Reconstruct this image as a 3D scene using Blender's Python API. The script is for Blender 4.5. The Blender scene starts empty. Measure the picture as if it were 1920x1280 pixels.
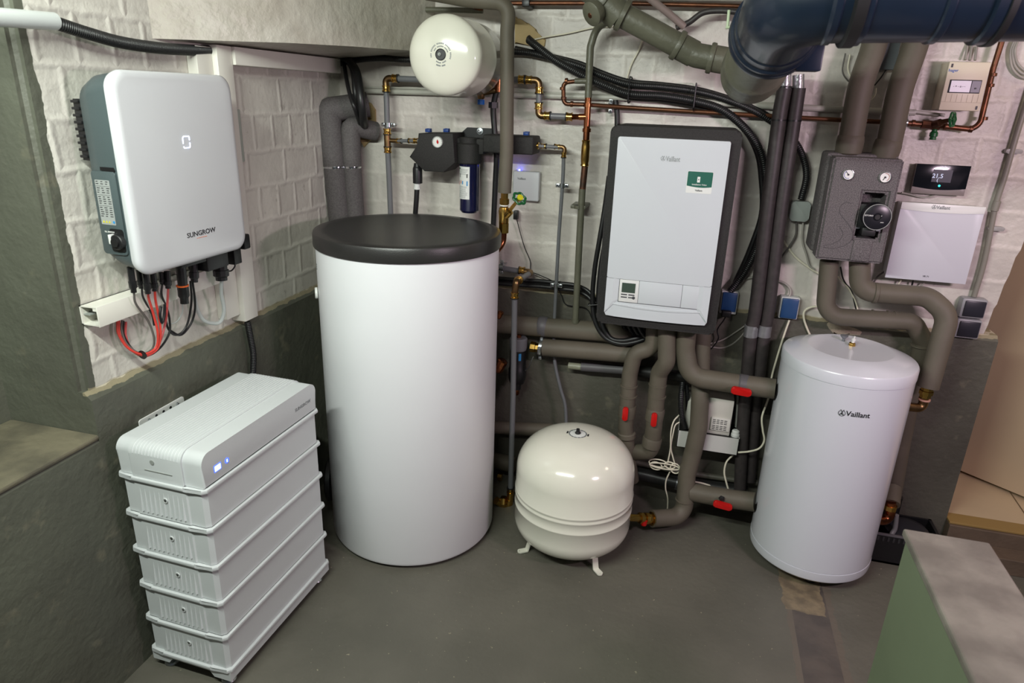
import bpy, bmesh, math, random
from mathutils import Vector, Matrix
random.seed(7)
PI = math.pi
def V(*a): return Vector(a)
COL = bpy.context.scene.collection
SC = bpy.context.scene

# ------------------------------------------------------------ camera
FPX, PITCH, ROLL, YAW = 1270.37, 0.347165, 0.0335306, -0.2534062
CAM = V(1.631153, -2.99507, 1.834475)
cp, sp = math.cos(PITCH), math.sin(PITCH)
FW = V(math.sin(YAW)*cp, math.cos(YAW)*cp, -sp)
r0 = V(math.cos(YAW), -math.sin(YAW), 0)
u0 = r0.cross(FW)
RT = math.cos(ROLL)*r0 + math.sin(ROLL)*u0
UP = -math.sin(ROLL)*r0 + math.cos(ROLL)*u0
cd = bpy.data.cameras.new('camera'); cam = bpy.data.objects.new('camera', cd); COL.objects.link(cam)
cd.sensor_width = 36; cd.lens = FPX/1920*36; cd.clip_start = 0.05
cam.matrix_world = Matrix(((RT.x, UP.x, -FW.x, CAM.x), (RT.y, UP.y, -FW.y, CAM.y), (RT.z, UP.z, -FW.z, CAM.z), (0, 0, 0, 1)))
cd.dof.use_dof = True; cd.dof.focus_distance = 2.4; cd.dof.aperture_fstop = 4.0
SC.camera = cam

# ------------------------------------------------------------ world, lights, exposure
w = bpy.data.worlds.new('world'); SC.world = w; w.use_nodes = True
w.node_tree.nodes['Background'].inputs[0].default_value = (0.85, 0.90, 1.0, 1)
w.node_tree.nodes['Background'].inputs[1].default_value = 0.05
SC.view_settings.view_transform = 'Standard'; SC.view_settings.look = 'None'
SC.view_settings.exposure = 0.0; SC.view_settings.gamma = 1.0; SC.view_settings.use_curve_mapping = False
def area(name, loc, target, sx, sy, energy, color):
    l = bpy.data.lights.new(name, 'AREA'); l.shape = 'RECTANGLE'; l.size = sx; l.size_y = sy; l.energy = energy; l.color = color
    o = bpy.data.objects.new(name, l); COL.objects.link(o); o.location = loc
    o.rotation_euler = (Vector(target)-Vector(loc)).to_track_quat('-Z', 'Y').to_euler()
    return o
area('ceiling_tube', (0.72, -2.6, 2.38), (0.8, -0.9, 0.7), 1.45, 0.035, 52, (0.93, 1.0, 0.92))
area('side_lamp', (3.1, -1.95, 1.9), (1.7, -0.1, 1.0), 0.35, 0.12, 21, (1.0, 0.76, 0.90))
area('hall_lamp', (3.3, -0.5, 2.2), (3.1, 0.3, 0.3), 0.3, 0.3, 3.2, (1.0, 0.86, 0.68))

# ------------------------------------------------------------ pixel -> point on a plane of the room
def ray(px, py): return FW + RT*((px-960)/FPX) + UP*((640-py)/FPX)
def at(px, py, d=None, x=None, z=None):
    """point of the room seen at px,py: d metres in front of the back wall, or on plane x / z"""
    r = ray(px, py)
    if d is not None: t = (-d-CAM.y)/r.y
    elif x is not None: t = (x-CAM.x)/r.x
    else: t = (z-CAM.z)/r.z
    return CAM + r*t
def wid(px, P): return px*((P-CAM).dot(FW))/FPX       # metres covered by px pixels at P

# ------------------------------------------------------------ materials
def srgb(r, g, b):
    f = lambda c: (c/255/12.92) if c/255 <= 0.04045 else ((c/255+0.055)/1.055)**2.4
    return (f(r), f(g), f(b), 1)
MATS = {}
def M(name, rgb, rough=0.5, metal=0.0, bump=0.0, bscale=60, var=0.0, vscale=8, emit=None, estr=0, coat=0, rgb2=None, spec=0.5, alpha=None):
    if name in MATS: return MATS[name]
    m = bpy.data.materials.new(name); m.use_nodes = True; nt = m.node_tree; b = nt.nodes['Principled BSDF']
    c = srgb(*rgb); b.inputs['Base Color'].default_value = c
    b.inputs['Roughness'].default_value = rough; b.inputs['Metallic'].default_value = metal
    b.inputs['Specular IOR Level'].default_value = spec
    if coat: b.inputs['Coat Weight'].default_value = coat; b.inputs['Coat Roughness'].default_value = 0.08
    tc = nt.nodes.new('ShaderNodeTexCoord')
    if var or rgb2:
        n = nt.nodes.new('ShaderNodeTexNoise'); n.inputs['Scale'].default_value = vscale; n.inputs['Detail'].default_value = 6
        nt.links.new(tc.outputs['Object'], n.inputs['Vector'])
        mx = nt.nodes.new('ShaderNodeMix'); mx.data_type = 'RGBA'
        c2 = srgb(*rgb2) if rgb2 else tuple([x*(1-var) for x in c[:3]]+[1])
        mr = nt.nodes.new('ShaderNodeMapRange'); mr.inputs[1].default_value = 0.38; mr.inputs[2].default_value = 0.62
        nt.links.new(n.outputs[0], mr.inputs[0]); nt.links.new(mr.outputs[0], mx.inputs[0])
        mx.inputs[6].default_value = c; mx.inputs[7].default_value = c2
        nt.links.new(mx.outputs[2], b.inputs['Base Color'])
    if bump:
        n = nt.nodes.new('ShaderNodeTexNoise'); n.inputs['Scale'].default_value = bscale; n.inputs['Detail'].default_value = 4
        nt.links.new(tc.outputs['Object'], n.inputs['Vector'])
        bp = nt.nodes.new('ShaderNodeBump'); bp.inputs['Strength'].default_value = 1; bp.inputs['Distance'].default_value = bump
        nt.links.new(n.outputs[0], bp.inputs['Height']); nt.links.new(bp.outputs[0], b.inputs['Normal'])
    if emit: b.inputs['Emission Color'].default_value = srgb(*emit); b.inputs['Emission Strength'].default_value = estr
    if alpha is not None: b.inputs['Transmission Weight'].default_value = alpha
    MATS[name] = m; return m

def masonry(name, axis, zpaint=0.992, ygrey=None, brick_bump=0.003, white=(214, 211, 201), grey=((97, 100, 87), (83, 84, 74))):
    """painted brickwork: white above the paint line, smooth grey below; axis = coordinate along the wall"""
    m = bpy.data.materials.new(name); m.use_nodes = True; nt = m.node_tree; b = nt.nodes['Principled BSDF']; L = nt.links.new; N = nt.nodes.new
    tc = N('ShaderNodeTexCoord'); sx = N('ShaderNodeSeparateXYZ'); L(tc.outputs['Object'], sx.inputs[0])
    def math_(op, a, c=None, d=None):
        n = N('ShaderNodeMath'); n.operation = op
        for i, v in enumerate((a, c, d)):
            if v is None: continue
            if isinstance(v, (int, float)): n.inputs[i].default_value = v
            else: L(v, n.inputs[i])
        return n.outputs[0]
    def noise(scale, detail=4, vec=None):
        n = N('ShaderNodeTexNoise'); n.inputs['Scale'].default_value = scale; n.inputs['Detail'].default_value = detail
        L(vec or tc.outputs['Object'], n.inputs['Vector']); return n.outputs[0]
    H = sx.outputs[axis]
    n1 = noise(9, 3)
    cx = N('ShaderNodeCombineXYZ')
    L(math_('ADD', H, math_('MULTIPLY', math_('SUBTRACT', n1, 0.5), 0.022)), cx.inputs[0])
    L(math_('ADD', sx.outputs[2], math_('MULTIPLY', math_('SUBTRACT', noise(7, 3), 0.5), 0.022)), cx.inputs[1])
    br = N('ShaderNodeTexBrick'); L(cx.outputs[0], br.inputs['Vector'])
    br.inputs['Scale'].default_value = 1; br.inputs['Brick Width'].default_value = 0.245; br.inputs['Row Height'].default_value = 0.134
    br.inputs['Mortar Size'].default_value = 0.017; br.inputs['Mortar Smooth'].default_value = 1.0
    br.offset = 0.5; br.squash = 0.5; br.squash_frequency = 2
    edge = math_('ADD', sx.outputs[2], math_('MULTIPLY', math_('SUBTRACT', noise(18, 5), 0.5), 0.02))
    up = math_('GREATER_THAN', edge, zpaint)
    if ygrey is not None:
        ey = math_('ADD', sx.outputs[1], math_('MULTIPLY', math_('SUBTRACT', noise(14, 6), 0.5), 0.035))
        up = math_('MULTIPLY', up, math_('GREATER_THAN', ey, ygrey))
    # colours
    def mix(f, a, c):
        n = N('ShaderNodeMix'); n.data_type = 'RGBA'
        if isinstance(f, (int, float)): n.inputs[0].default_value = f
        else: L(f, n.inputs[0])
        for i, v in ((6, a), (7, c)):
            if isinstance(v, tuple): n.inputs[i].default_value = v
            else: L(v, n.inputs[i])
        return n.outputs[2]
    def ramp(v, lo, hi):
        n = N('ShaderNodeMapRange'); L(v, n.inputs[0]); n.inputs[1].default_value = lo; n.inputs[2].default_value = hi; return n.outputs[0]
    wc = mix(ramp(noise(3.5, 8), 0.42, 0.68), srgb(*white), srgb(*[int(c*0.9) for c in white]))
    wc = mix(math_('MULTIPLY', ramp(noise(24, 8), 0.64, 0.74), 0.45), wc, srgb(120, 112, 98))
    wc = mix(math_('MULTIPLY', br.outputs['Fac'], 0.5), wc, srgb(*[min(255, int(c*1.06)) for c in white]))
    gc = mix(ramp(noise(2.2, 8), 0.35, 0.65), srgb(*grey[0]), srgb(*grey[1]))
    gc = mix(math_('MULTIPLY', ramp(noise(13, 8), 0.62, 0.72), 0.35), gc, srgb(140, 134, 112))
    # bare plaster on the chamfer at the paint line
    strip = math_('MULTIPLY', math_('GREATER_THAN', edge, zpaint-0.012), math_('LESS_THAN', edge, zpaint+0.004))
    strip = math_('MULTIPLY', strip, math_('GREATER_THAN', sx.outputs[0], -0.005))
    col = mix(up, gc, wc); col = mix(math_('MULTIPLY', strip, 0.55), col, srgb(176, 164, 132))
    L(col, b.inputs['Base Color'])
    ro = mix(up, (0.55, 0.55, 0.55, 1), (0.42, 0.42, 0.42, 1)); L(ro, b.inputs['Roughness'])
    # relief
    hb = math_('MULTIPLY', math_('MULTIPLY', br.outputs['Fac'], brick_bump), up)
    hn = math_('MULTIPLY', noise(45, 5), 0.0025)
    hm = math_('MULTIPLY', noise(8, 4), 0.008)
    hh = math_('ADD', math_('ADD', hb, hn), hm)
    bp = N('ShaderNodeBump'); bp.inputs['Strength'].default_value = 1.0; bp.inputs['Distance'].default_value = 1.0
    L(hh, bp.inputs['Height']); L(bp.outputs[0], b.inputs['Normal'])
    return m

brass = M('brass', (205, 165, 88), 0.22, 1.0); bronze = M('bronze', (150, 120, 84), 0.38, 1.0, var=0.3, vscale=40)
copper = M('copper', (184, 114, 76), 0.25, 1.0, rgb2=(126, 74, 50), vscale=14); copper_old = M('copper_old', (118, 76, 54), 0.4, 0.8, rgb2=(88, 58, 44), vscale=20)
steel = M('zinc_steel', (190, 195, 198), 0.28, 1.0); rubber = M('rubber', (26, 26, 27), 0.5); black = M('black_plastic', (22, 22, 24), 0.4)
corr = M('black_conduit', (28, 28, 29), 0.42); epp = M('black_foam', (42, 40, 39), 0.75, bump=0.0008, bscale=260, rgb2=(32, 31, 30), vscale=180)
insul = M('brown_grey_insulation', (98, 91, 79), 0.62, rgb2=(90, 84, 72), vscale=6, bump=0.0004, bscale=120)
gfoam = M('grey_pipe_foam', (98, 94, 94), 0.75, rgb2=(84, 80, 80), vscale=160, bump=0.0006, bscale=220)
dfoam = M('dark_pipe_foam', (60, 54, 54), 0.5, rgb2=(52, 47, 47), vscale=40, bump=0.0004, bscale=120)
gpipe = M('grey_composite_pipe', (110, 111, 114), 0.33); wpaint = M('white_painted_pipe', (190, 188, 178), 0.42, bump=0.001, bscale=40, var=0.12)
gpaint = M('grey_painted_pipe', (102, 101, 86), 0.42, bump=0.0015, bscale=60, var=0.15)
gloss = M('cream_enamel', (228, 226, 212), 0.16, coat=0.6); enamel = M('white_enamel', (214, 217, 224), 0.22, coat=0.4)
foil = M('white_jacket', (232, 233, 236), 0.32, bump=0.0016, bscale=5); lidm = M('black_lid', (42, 41, 40), 0.36, bump=0.0004, bscale=300)
plast = M('white_plastic', (224, 225, 222), 0.35); lplast = M('light_grey_plastic', (206, 209, 208), 0.42); gplast = M('grey_plastic', (150, 154, 150), 0.42)
batt = M('battery_case', (205, 209, 210), 0.42, bump=0.0002, bscale=400); inv_w = M('inverter_cover', (206, 208, 211), 0.25, coat=0.2); inv_d = M('inverter_case', (72, 84, 86), 0.42, bump=0.0003, bscale=300)
trunk = M('white_trunking', (226, 224, 214), 0.4); red = M('red_handle', (190, 16, 14), 0.35); red_c = M('red_cable', (205, 62, 52), 0.4); grey_c = M('grey_cable', (96, 92, 88), 0.45)
black_c = M('black_cable', (24, 24, 25), 0.42); white_c = M('white_cable', (222, 216, 196), 0.42); greyl_c = M('light_grey_cable', (160, 156, 148), 0.45); silverc = M('silver_cable', (186, 192, 190), 0.35)
blue_p = M('blue_plastic', (34, 68, 112), 0.35); blue_t = M('blue_tab', (28, 62, 128), 0.4); green_p = M('green_handle', (24, 88, 48), 0.4); yellow_p = M('yellow_disc', (208, 200, 40), 0.4)
silver = M('silver_tape', (176, 176, 180), 0.3, 0.7, bump=0.003, bscale=40); greytape = M('grey_tape', (88, 86, 88), 0.5); white_l = M('label_white', (226, 228, 224), 0.5); ink = M('black_ink', (30, 30, 34), 0.5); gink = M('grey_ink', (120, 124, 126), 0.5)
ventp = M('blue_vent_pipe', (20, 33, 50), 0.34, coat=0.2, rgb2=(17, 28, 43), vscale=3); foamg = M('grey_epp', (114, 108, 109), 0.8, rgb2=(78, 74, 75), vscale=300, bump=0.0006, bscale=300)
cream = M('cream_plastic', (222, 212, 190), 0.42); darkglass = M('dark_glass', (16, 18, 24), 0.12, coat=0.5); lens_m = M('clear_plastic', (225, 228, 236), 0.1); hairline = M('dark_gap', (70, 72, 76), 0.7)
bowl_m = M('dark_blue_bowl', (22, 24, 58), 0.1, coat=0.6); dialm = M('dial_white', (232, 232, 228), 0.4); chrome = M('chrome', (215, 218, 220), 0.12, 1.0)
foamy = M('beige_foam', (176, 152, 108), 0.85, bump=0.006, bscale=30, var=0.2)
def glow(name, rgb, s): return M(name, rgb, 0.4, emit=rgb, estr=s)

# ------------------------------------------------------------ mesh helpers
def BM(): return bmesh.new()
def box(bm, lo, hi, bev=0.0, seg=2, mat=None):
    lo, hi = Vector(lo), Vector(hi)
    g = bmesh.ops.create_cube(bm, size=1.0); vs = g['verts']
    for v in vs: v.co = Vector([lo[i] + (v.co[i]+0.5)*(hi[i]-lo[i]) for i in range(3)])
    if bev > 0:
        es = list({e for v in vs for e in v.link_edges})
        r = bmesh.ops.bevel(bm, geom=es, offset=bev, segments=seg, profile=0.5, affect='EDGES'); vs = list({v for f in r['faces'] for v in f.verts} | {v for v in vs if v.is_valid})
    if mat is not None: bmesh.ops.transform(bm, matrix=mat, verts=vs)
    return vs
def frame(d):
    d = d.normalized(); a = V(0, 0, 1) if abs(d.z) < 0.9 else V(1, 0, 0)
    s = d.cross(a).normalized(); return s, d.cross(s).normalized()
def ring(bm, c, s, t, r, n): return [bm.verts.new(c + (s*math.cos(2*PI*i/n)+t*math.sin(2*PI*i/n))*r) for i in range(n)]
def skin(bm, A, B):
    n = len(A)
    for i in range(n): bm.faces.new((A[i], A[(i+1) % n], B[(i+1) % n], B[i]))
def tube(bm, pts, r, n=14, cap=True):
    pts = [Vector(p) for p in pts]; rs = r if isinstance(r, (list, tuple)) else [r]*len(pts)
    d = (pts[1]-pts[0]).normalized(); s, t = frame(d); prev = None
    for i, p in enumerate(pts):
        if i == 0: nd = pts[1]-pts[0]
        elif i == len(pts)-1: nd = pts[-1]-pts[-2]
        else: nd = (pts[i+1]-p).normalized() + (p-pts[i-1]).normalized()
        if nd.length < 1e-9: nd = d
        nd = nd.normalized(); q = d.rotation_difference(nd); s = q @ s; t = q @ t; d = nd
        A = ring(bm, p, s, t, rs[i], n)
        if prev: skin(bm, prev, A)
        elif cap: bm.faces.new(A[::-1])
        prev = A
    if cap: bm.faces.new(prev)
def bend(pts, rad, seg=7):
    """polyline with its inner corners rounded"""
    pts = [Vector(p) for p in pts]; out = [pts[0]]
    for i in range(1, len(pts)-1):
        p = pts[i]; a = pts[i-1]-p; b = pts[i+1]-p; la, lb = a.length, b.length; a.normalize(); b.normalize()
        ang = a.angle(b)
        if ang > PI-0.05: out.append(p); continue
        rr = rad[i-1] if isinstance(rad, (list, tuple)) else rad
        if rr < 1e-5: out.append(p); continue
        tl = min(rr/math.tan(ang/2), la*0.49, lb*0.49); rr = tl*math.tan(ang/2)
        c = p + (a+b).normalized()*(rr/math.sin(ang/2)); A = p+a*tl-c; B = p+b*tl-c
        tot = A.angle(B); ax = A.cross(B).normalized()
        for k in range(seg+1): out.append(c + (Matrix.Rotation(tot*k/seg, 3, ax) @ A))
    out.append(pts[-1]); return out
def spl(pts, n=8):
    pts = [Vector(p) for p in pts]; P = [pts[0]*2-pts[1]] + pts + [pts[-1]*2-pts[-2]]; out = []
    for i in range(1, len(P)-2):
        p0, p1, p2, p3 = P[i-1:i+3]
        for k in range(n):
            t = k/n; out.append(0.5*((2*p1)+(p2-p0)*t+(2*p0-5*p1+4*p2-p3)*t*t+(3*p1-p0-3*p2+p3)*t**3))
    out.append(pts[-1]); return out
def resample(pts, step):
    out = [pts[0]]; acc = 0; prev = pts[0]
    for p in pts[1:]:
        seg = (p-prev).length
        while acc+seg >= step:
            t = (step-acc)/seg; q = prev.lerp(p, t); out.append(q); prev = q; seg = (p-prev).length; acc = 0
        acc += seg; prev = p
    out.append(pts[-1]); return out
def corrug(bm, pts, r, pitch=0.006, n=12, depth=0.13):
    q = resample(pts, pitch/3); rs = [r if i % 3 else r*(1-depth) for i in range(len(q))]
    tube(bm, q, rs, n)
def lathe(bm, prof, o, axis, n=40):
    """prof: (radius, height along axis)"""
    axis = Vector(axis).normalized(); s, t = frame(axis); o = Vector(o); prev = None; closed = len(prof) > 2 and prof[0] == prof[-1]; first = None
    if closed: prof = prof[:-1]
    for r, h in prof:
        if r < 1e-6: A = [bm.verts.new(o+axis*h)]
        else: A = ring(bm, o+axis*h, s, t, r, n)
        if prev:
            if len(A) == 1 and len(prev) > 1:
                for i in range(n): bm.faces.new((prev[i], prev[(i+1) % n], A[0]))
            elif len(prev) == 1 and len(A) > 1:
                for i in range(n): bm.faces.new((prev[0], A[(i+1) % n], A[i]))
            elif len(A) > 1: skin(bm, prev, A)
        else:
            first = A
            if len(A) > 1 and not closed: bm.faces.new(A[::-1])
        prev = A
    if closed: skin(bm, prev, first)
    elif len(prev) > 1: bm.faces.new(prev)
def rod(bm, a, b, r, n=20, r2=None, ch=0.0):
    a, b = Vector(a), Vector(b); L = (b-a).length; r2 = r if r2 is None else r2
    if ch: lathe(bm, [(r-ch, 0), (r, ch), (r2, L-ch), (r2-ch, L)], a, b-a, n)
    else: lathe(bm, [(r, 0), (r2, L)], a, b-a, n)
def prism(bm, out, o, u, v, w, bev=0.0, seg=2):
    """closed outline (u,v) extruded along w (a vector)"""
    o, u, v, w = Vector(o), Vector(u), Vector(v), Vector(w)
    A = [bm.verts.new(o+u*a+v*b) for a, b in out]; B = [bm.verts.new(x.co+w) for x in A]
    n = len(A); fs = [bm.faces.new(A[::-1]), bm.faces.new(B)]
    for i in range(n): fs.append(bm.faces.new((A[i], A[(i+1) % n], B[(i+1) % n], B[i])))
    if bev:
        es = list({e for f in fs[:2] for e in f.edges}); bmesh.ops.bevel(bm, geom=es, offset=bev, segments=seg, profile=0.5, affect='EDGES')
def rrect(x0, y0, x1, y1, r, n=5):
    P = []
    for cx_, cy_, a0 in ((x1-r, y1-r, 0), (x0+r, y1-r, 90), (x0+r, y0+r, 180), (x1-r, y0+r, 270)):
        for k in range(n+1):
            a = math.radians(a0+90*k/n); P.append((cx_+r*math.cos(a), cy_+r*math.sin(a)))
    return P
OFF = {}
def thing(name, label, cat, loc=(0, 0, 0), rotz=0.0, group=None, local=False):
    o = bpy.data.objects.new(name, None); COL.objects.link(o); o.empty_display_size = 0.05
    o.location = loc; o.rotation_euler = (0, 0, rotz); o['label'] = label; o['category'] = cat
    if group: o['group'] = group
    OFF[o.name] = Vector((0, 0, 0)) if local else Vector(loc)
    return o
def tag(o, label, cat, group=None):
    o['label'] = label; o['category'] = cat
    if group: o['group'] = group
    return o
def obj(name, bm, mat, parent=None, smooth=True, label=None, ang=35):
    bmesh.ops.recalc_face_normals(bm, faces=bm.faces)
    off = OFF[parent.name] if parent else None
    if off is None:
        xs = [v.co for v in bm.verts]
        off = V((min(c.x for c in xs)+max(c.x for c in xs))/2, (min(c.y for c in xs)+max(c.y for c in xs))/2, min(c.z for c in xs))
    for v in bm.verts: v.co -= off
    me = bpy.data.meshes.new(name); bm.to_mesh(me); bm.free()
    if smooth:
        me.polygons.foreach_set('use_smooth', [True]*len(me.polygons)); me.set_sharp_from_angle(angle=math.radians(ang))
    me.materials.append(mat)
    o = bpy.data.objects.new(name, me); COL.objects.link(o)
    if parent: o.parent = parent; OFF[o.name] = off
    else: o.location = off; OFF[o.name] = off
    if label: o['label'] = label
    return o
def struct(name, bm, mat, smooth=False):
    me = bpy.data.meshes.new(name); bmesh.ops.recalc_face_normals(bm, faces=bm.faces); bm.to_mesh(me); bm.free(); me.materials.append(mat)
    if smooth: me.polygons.foreach_set('use_smooth', [True]*len(me.polygons)); me.set_sharp_from_angle(angle=math.radians(30))
    o = bpy.data.objects.new(name, me); COL.objects.link(o); o['kind'] = 'structure'; return o
def text(s, size, o, right, up, mat, parent, name='lettering', warp=None, align='CENTER', shear=0.0, spacing=1.0, label=None, wscale=1.0):
    c = bpy.data.curves.new('t', 'FONT'); c.body = s; c.size = size; c.align_x = align; c.align_y = 'CENTER'; c.extrude = 0.0003; c.shear = shear; c.space_character = spacing
    c.resolution_u = 3; c.offset = size*0.012
    to = bpy.data.objects.new('t', c); me = bpy.data.meshes.new_from_object(to)
    bpy.data.objects.remove(to); bpy.data.curves.remove(c)
    right, up = Vector(right).normalized(), Vector(up).normalized(); nrm = right.cross(up); o = Vector(o)
    bm = BM(); bm.from_mesh(me); bpy.data.meshes.remove(me)
    for v in bm.verts:
        x, y, zz = v.co; x *= wscale
        v.co = warp(x, y, zz) if warp else o + right*x + up*y + nrm*(zz+0.0003)
    return obj(name, bm, mat, parent, smooth=False, label=label)
def hare_logo(o, right, up, r, mat, parent, warp=None):
    """round emblem: thin ring broken at the top by two long ears, small seated figure inside"""
    right, up = Vector(right).normalized(), Vector(up).normalized(); nrm = right.cross(up); bm = BM()
    P = (lambda x, y: warp(x, y, 0.0006)) if warp else (lambda x, y: Vector(o)+right*x+up*y+nrm*0.0006)
    def stroke(pts, wd):
        tube(bm, [P(x*r, y*r) for x, y in pts], wd*r, 6)
    a = [math.radians(90+28+k*(360-56)/24) for k in range(25)]
    stroke([(math.cos(t), math.sin(t)) for t in a], 0.07)
    stroke([(-0.1, 0.45), (-0.25, 0.9), (-0.5, 1.2)], 0.085); stroke([(0.1, 0.45), (0.25, 0.9), (0.5, 1.2)], 0.085)
    stroke([(0, 0.5), (0, 0.2)], 0.18); stroke([(0, 0.1), (0, -0.5)], 0.13); stroke([(0, 0), (-0.5, -0.35), (-0.45, -0.75)], 0.1); stroke([(0, 0), (0.5, -0.35), (0.45, -0.75)], 0.1)
    obj('emblem', bm, mat, parent)

# ------------------------------------------------------------ room shell
mw_left = masonry('painted_masonry_left', 1, ygrey=-1.545)
mw_back = masonry('painted_masonry_back', 0, brick_bump=0.0018, white=(207, 201, 193), grey=((92, 90, 80), (78, 75, 67)))
ZP = 0.992; ZS = 0.857; YJ = -1.59; ZC = 2.45
# left wall: outline extruded; niche with a sill nearer the camera, plinth 2 cm proud below the paint line
bm = BM()
box(bm, (-0.3, YJ, ZP), (0.0, 0.0, ZC))                       # upper white part
bmesh.ops.bevel(bm, geom=[e for e in bm.edges if all(abs(v.co.x) < 1e-5 and abs(v.co.y-YJ) < 1e-5 for v in e.verts)], offset=0.02, segments=3, affect='EDGES')
prism(bm, [(0, 0), (0.022, 0), (0.022, ZP-0.022), (0.0, ZP), (-0.3, ZP), (-0.3, 0)], (0, YJ, 0), (1, 0, 0), (0, 0, 1), (0, -YJ, 0))
prism(bm, [(0.022, 0), (0.022, ZS-0.02), (0.008, ZS), (-0.3, ZS), (-0.3, 0)], (0, -3.6, 0), (1, 0, 0), (0, 0, 1), (0, 3.6+YJ, 0))
box(bm, (-0.36, -3.6, ZS), (-0.3, YJ, ZC))                      # back of the niche
struct('wall_left', bm, mw_left)
# the niche sill
bm = BM(); box(bm, (-0.3, -3.6, ZS-0.01), (0.026, YJ+0.0, ZS+0.006), 0.006)
struct('trim_1', bm, M('sill_concrete', (122, 116, 96), 0.6, bump=0.004, bscale=25, rgb2=(94, 90, 76), vscale=7), True)
# back wall with proud lower part
XE = 2.868
bm = BM()
o2 = [(0, ZP), (XE-0.05, ZP), (XE-0.044, 1.03), (XE-0.04, 1.10), (XE-0.033, 1.12), (XE-0.028, 1.20), (XE-0.02, 1.24), (XE-0.016, 1.31), (XE-0.006, 1.34), (XE-0.001, 1.42), (XE+0.004, 1.7), (XE+0.01, ZC), (0, ZC)]
prism(bm, o2, (0, 0, 0), (1, 0, 0), (0, 0, 1), (0, 0.24, 0))
prism(bm, [(0.24, 0), (0.24, ZP), (0.0, ZP), (-0.022, ZP-0.02), (-0.022, 0)], (0, 0, 0), (0, 1, 0), (0, 0, 1), (XE, 0, 0))
struct('wall_back', bm, mw_back)
# ceiling and the concrete beam step above the left corner
conc = M('painted_concrete', (192, 188, 177), 0.36, bump=0.010, bscale=16, rgb2=(176, 170, 158), vscale=6)
bm = BM(); box(bm, (-0.4, -3.6, ZC), (4.2, 1.2, ZC+0.1)); struct('ceiling', bm, conc)
bm = BM()
edge = [V(0, -1.13, 1.963), at(430, 77, z=1.972), at(545, 80.5, z=1.981), at(660, 87, z=1.991), at(772, 95, z=1.998), at(806, 98, z=2.0)]
edge += [V(edge[-1].x+0.01, 0, 2.0), V(0, 0, 1.963)]
lo_ = [bm.verts.new(p) for p in edge]; hi_ = [bm.verts.new(V(p.x, p.y, ZC)) for p in edge]
bm.faces.new(lo_[::-1]); bm.faces.new(hi_); skin(bm, lo_, hi_)
struct('trim_2', bm, conc, True)
# floor with the filled trench
fm = bpy.data.materials.new('painted_floor'); fm.use_nodes = True; nt = fm.node_tree; b = nt.nodes['Principled BSDF']; L = nt.links.new; N = nt.nodes.new
tc = N('ShaderNodeTexCoord')
def nz(s, d=6):
    n = N('ShaderNodeTexNoise'); n.inputs['Scale'].default_value = s; n.inputs['Detail'].default_value = d; L(tc.outputs['Object'], n.inputs['Vector']); return n.outputs[0]
def mp(v, lo, hi):
    n = N('ShaderNodeMapRange'); L(v, n.inputs[0]); n.inputs[1].default_value = lo; n.inputs[2].default_value = hi; return n.outputs[0]
def mth(op, a, c):
    n = N('ShaderNodeMath'); n.operation = op
    for i, v in enumerate((a, c)):
        if isinstance(v, (int, float)): n.inputs[i].default_value = v
        else: L(v, n.inputs[i])
    return n.outputs[0]
def mixc(f, a, c):
    n = N('ShaderNodeMix'); n.data_type = 'RGBA'; L(f, n.inputs[0])
    for i, v in ((6, a), (7, c)):
        if isinstance(v, tuple): n.inputs[i].default_value = v
        else: L(v, n.inputs[i])
    return n.outputs[2]
sx = N('ShaderNodeSeparateXYZ'); L(tc.outputs['Object'], sx.inputs[0])
base = mixc(mp(nz(2.0, 9), 0.36, 0.64), srgb(104, 101, 91), srgb(90, 88, 79))
base = mixc(mp(nz(60, 3), 0.70, 0.74), base, srgb(150, 144, 124))
jit = mth('MULTIPLY', mth('SUBTRACT', nz(16, 6), 0.5), 0.045)
xx = mth('ADD', sx.outputs[0], jit); yy = mth('ADD', sx.outputs[1], jit)
T0, T1 = at(1482, 1150, z=0), at(1548, 1150, z=0)
def band(v, lo, hi): return mth('MULTIPLY', mth('GREATER_THAN', v, lo), mth('LESS_THAN', v, hi))
base = mixc(mth('MULTIPLY', band(xx, T0.x-0.012, T1.x+0.035), mth('LESS_THAN', yy, -0.3)), base, srgb(103, 95, 85))
base = mixc(mth('MULTIPLY', band(sx.outputs[0], T0.x+0.008, T1.x+0.01), mth('LESS_THAN', yy, -0.3)), base, mixc(mp(nz(9, 5), 0.4, 0.6), srgb(92, 84, 78), srgb(80, 74, 70)))
base = mixc(mth('MULTIPLY', band(xx, T0.x-0.02, T1.x+0.0), band(yy, T0.y+0.02, T0.y+0.3)), base, mixc(mp(nz(20, 6), 0.4, 0.6), srgb(136, 122, 98), srgb(110, 99, 82)))
L(base, b.inputs['Base Color']); b.inputs['Roughness'].default_value = 0.5
bp = N('ShaderNodeBump'); bp.inputs['Distance'].default_value = 0.003; L(nz(30, 5), bp.inputs['Height']); L(bp.outputs[0], b.inputs['Normal'])
bm = BM(); box(bm, (-0.4, -3.6, -0.1), (4.2, 1.2, 0)); struct('floor', bm, fm)
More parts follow.
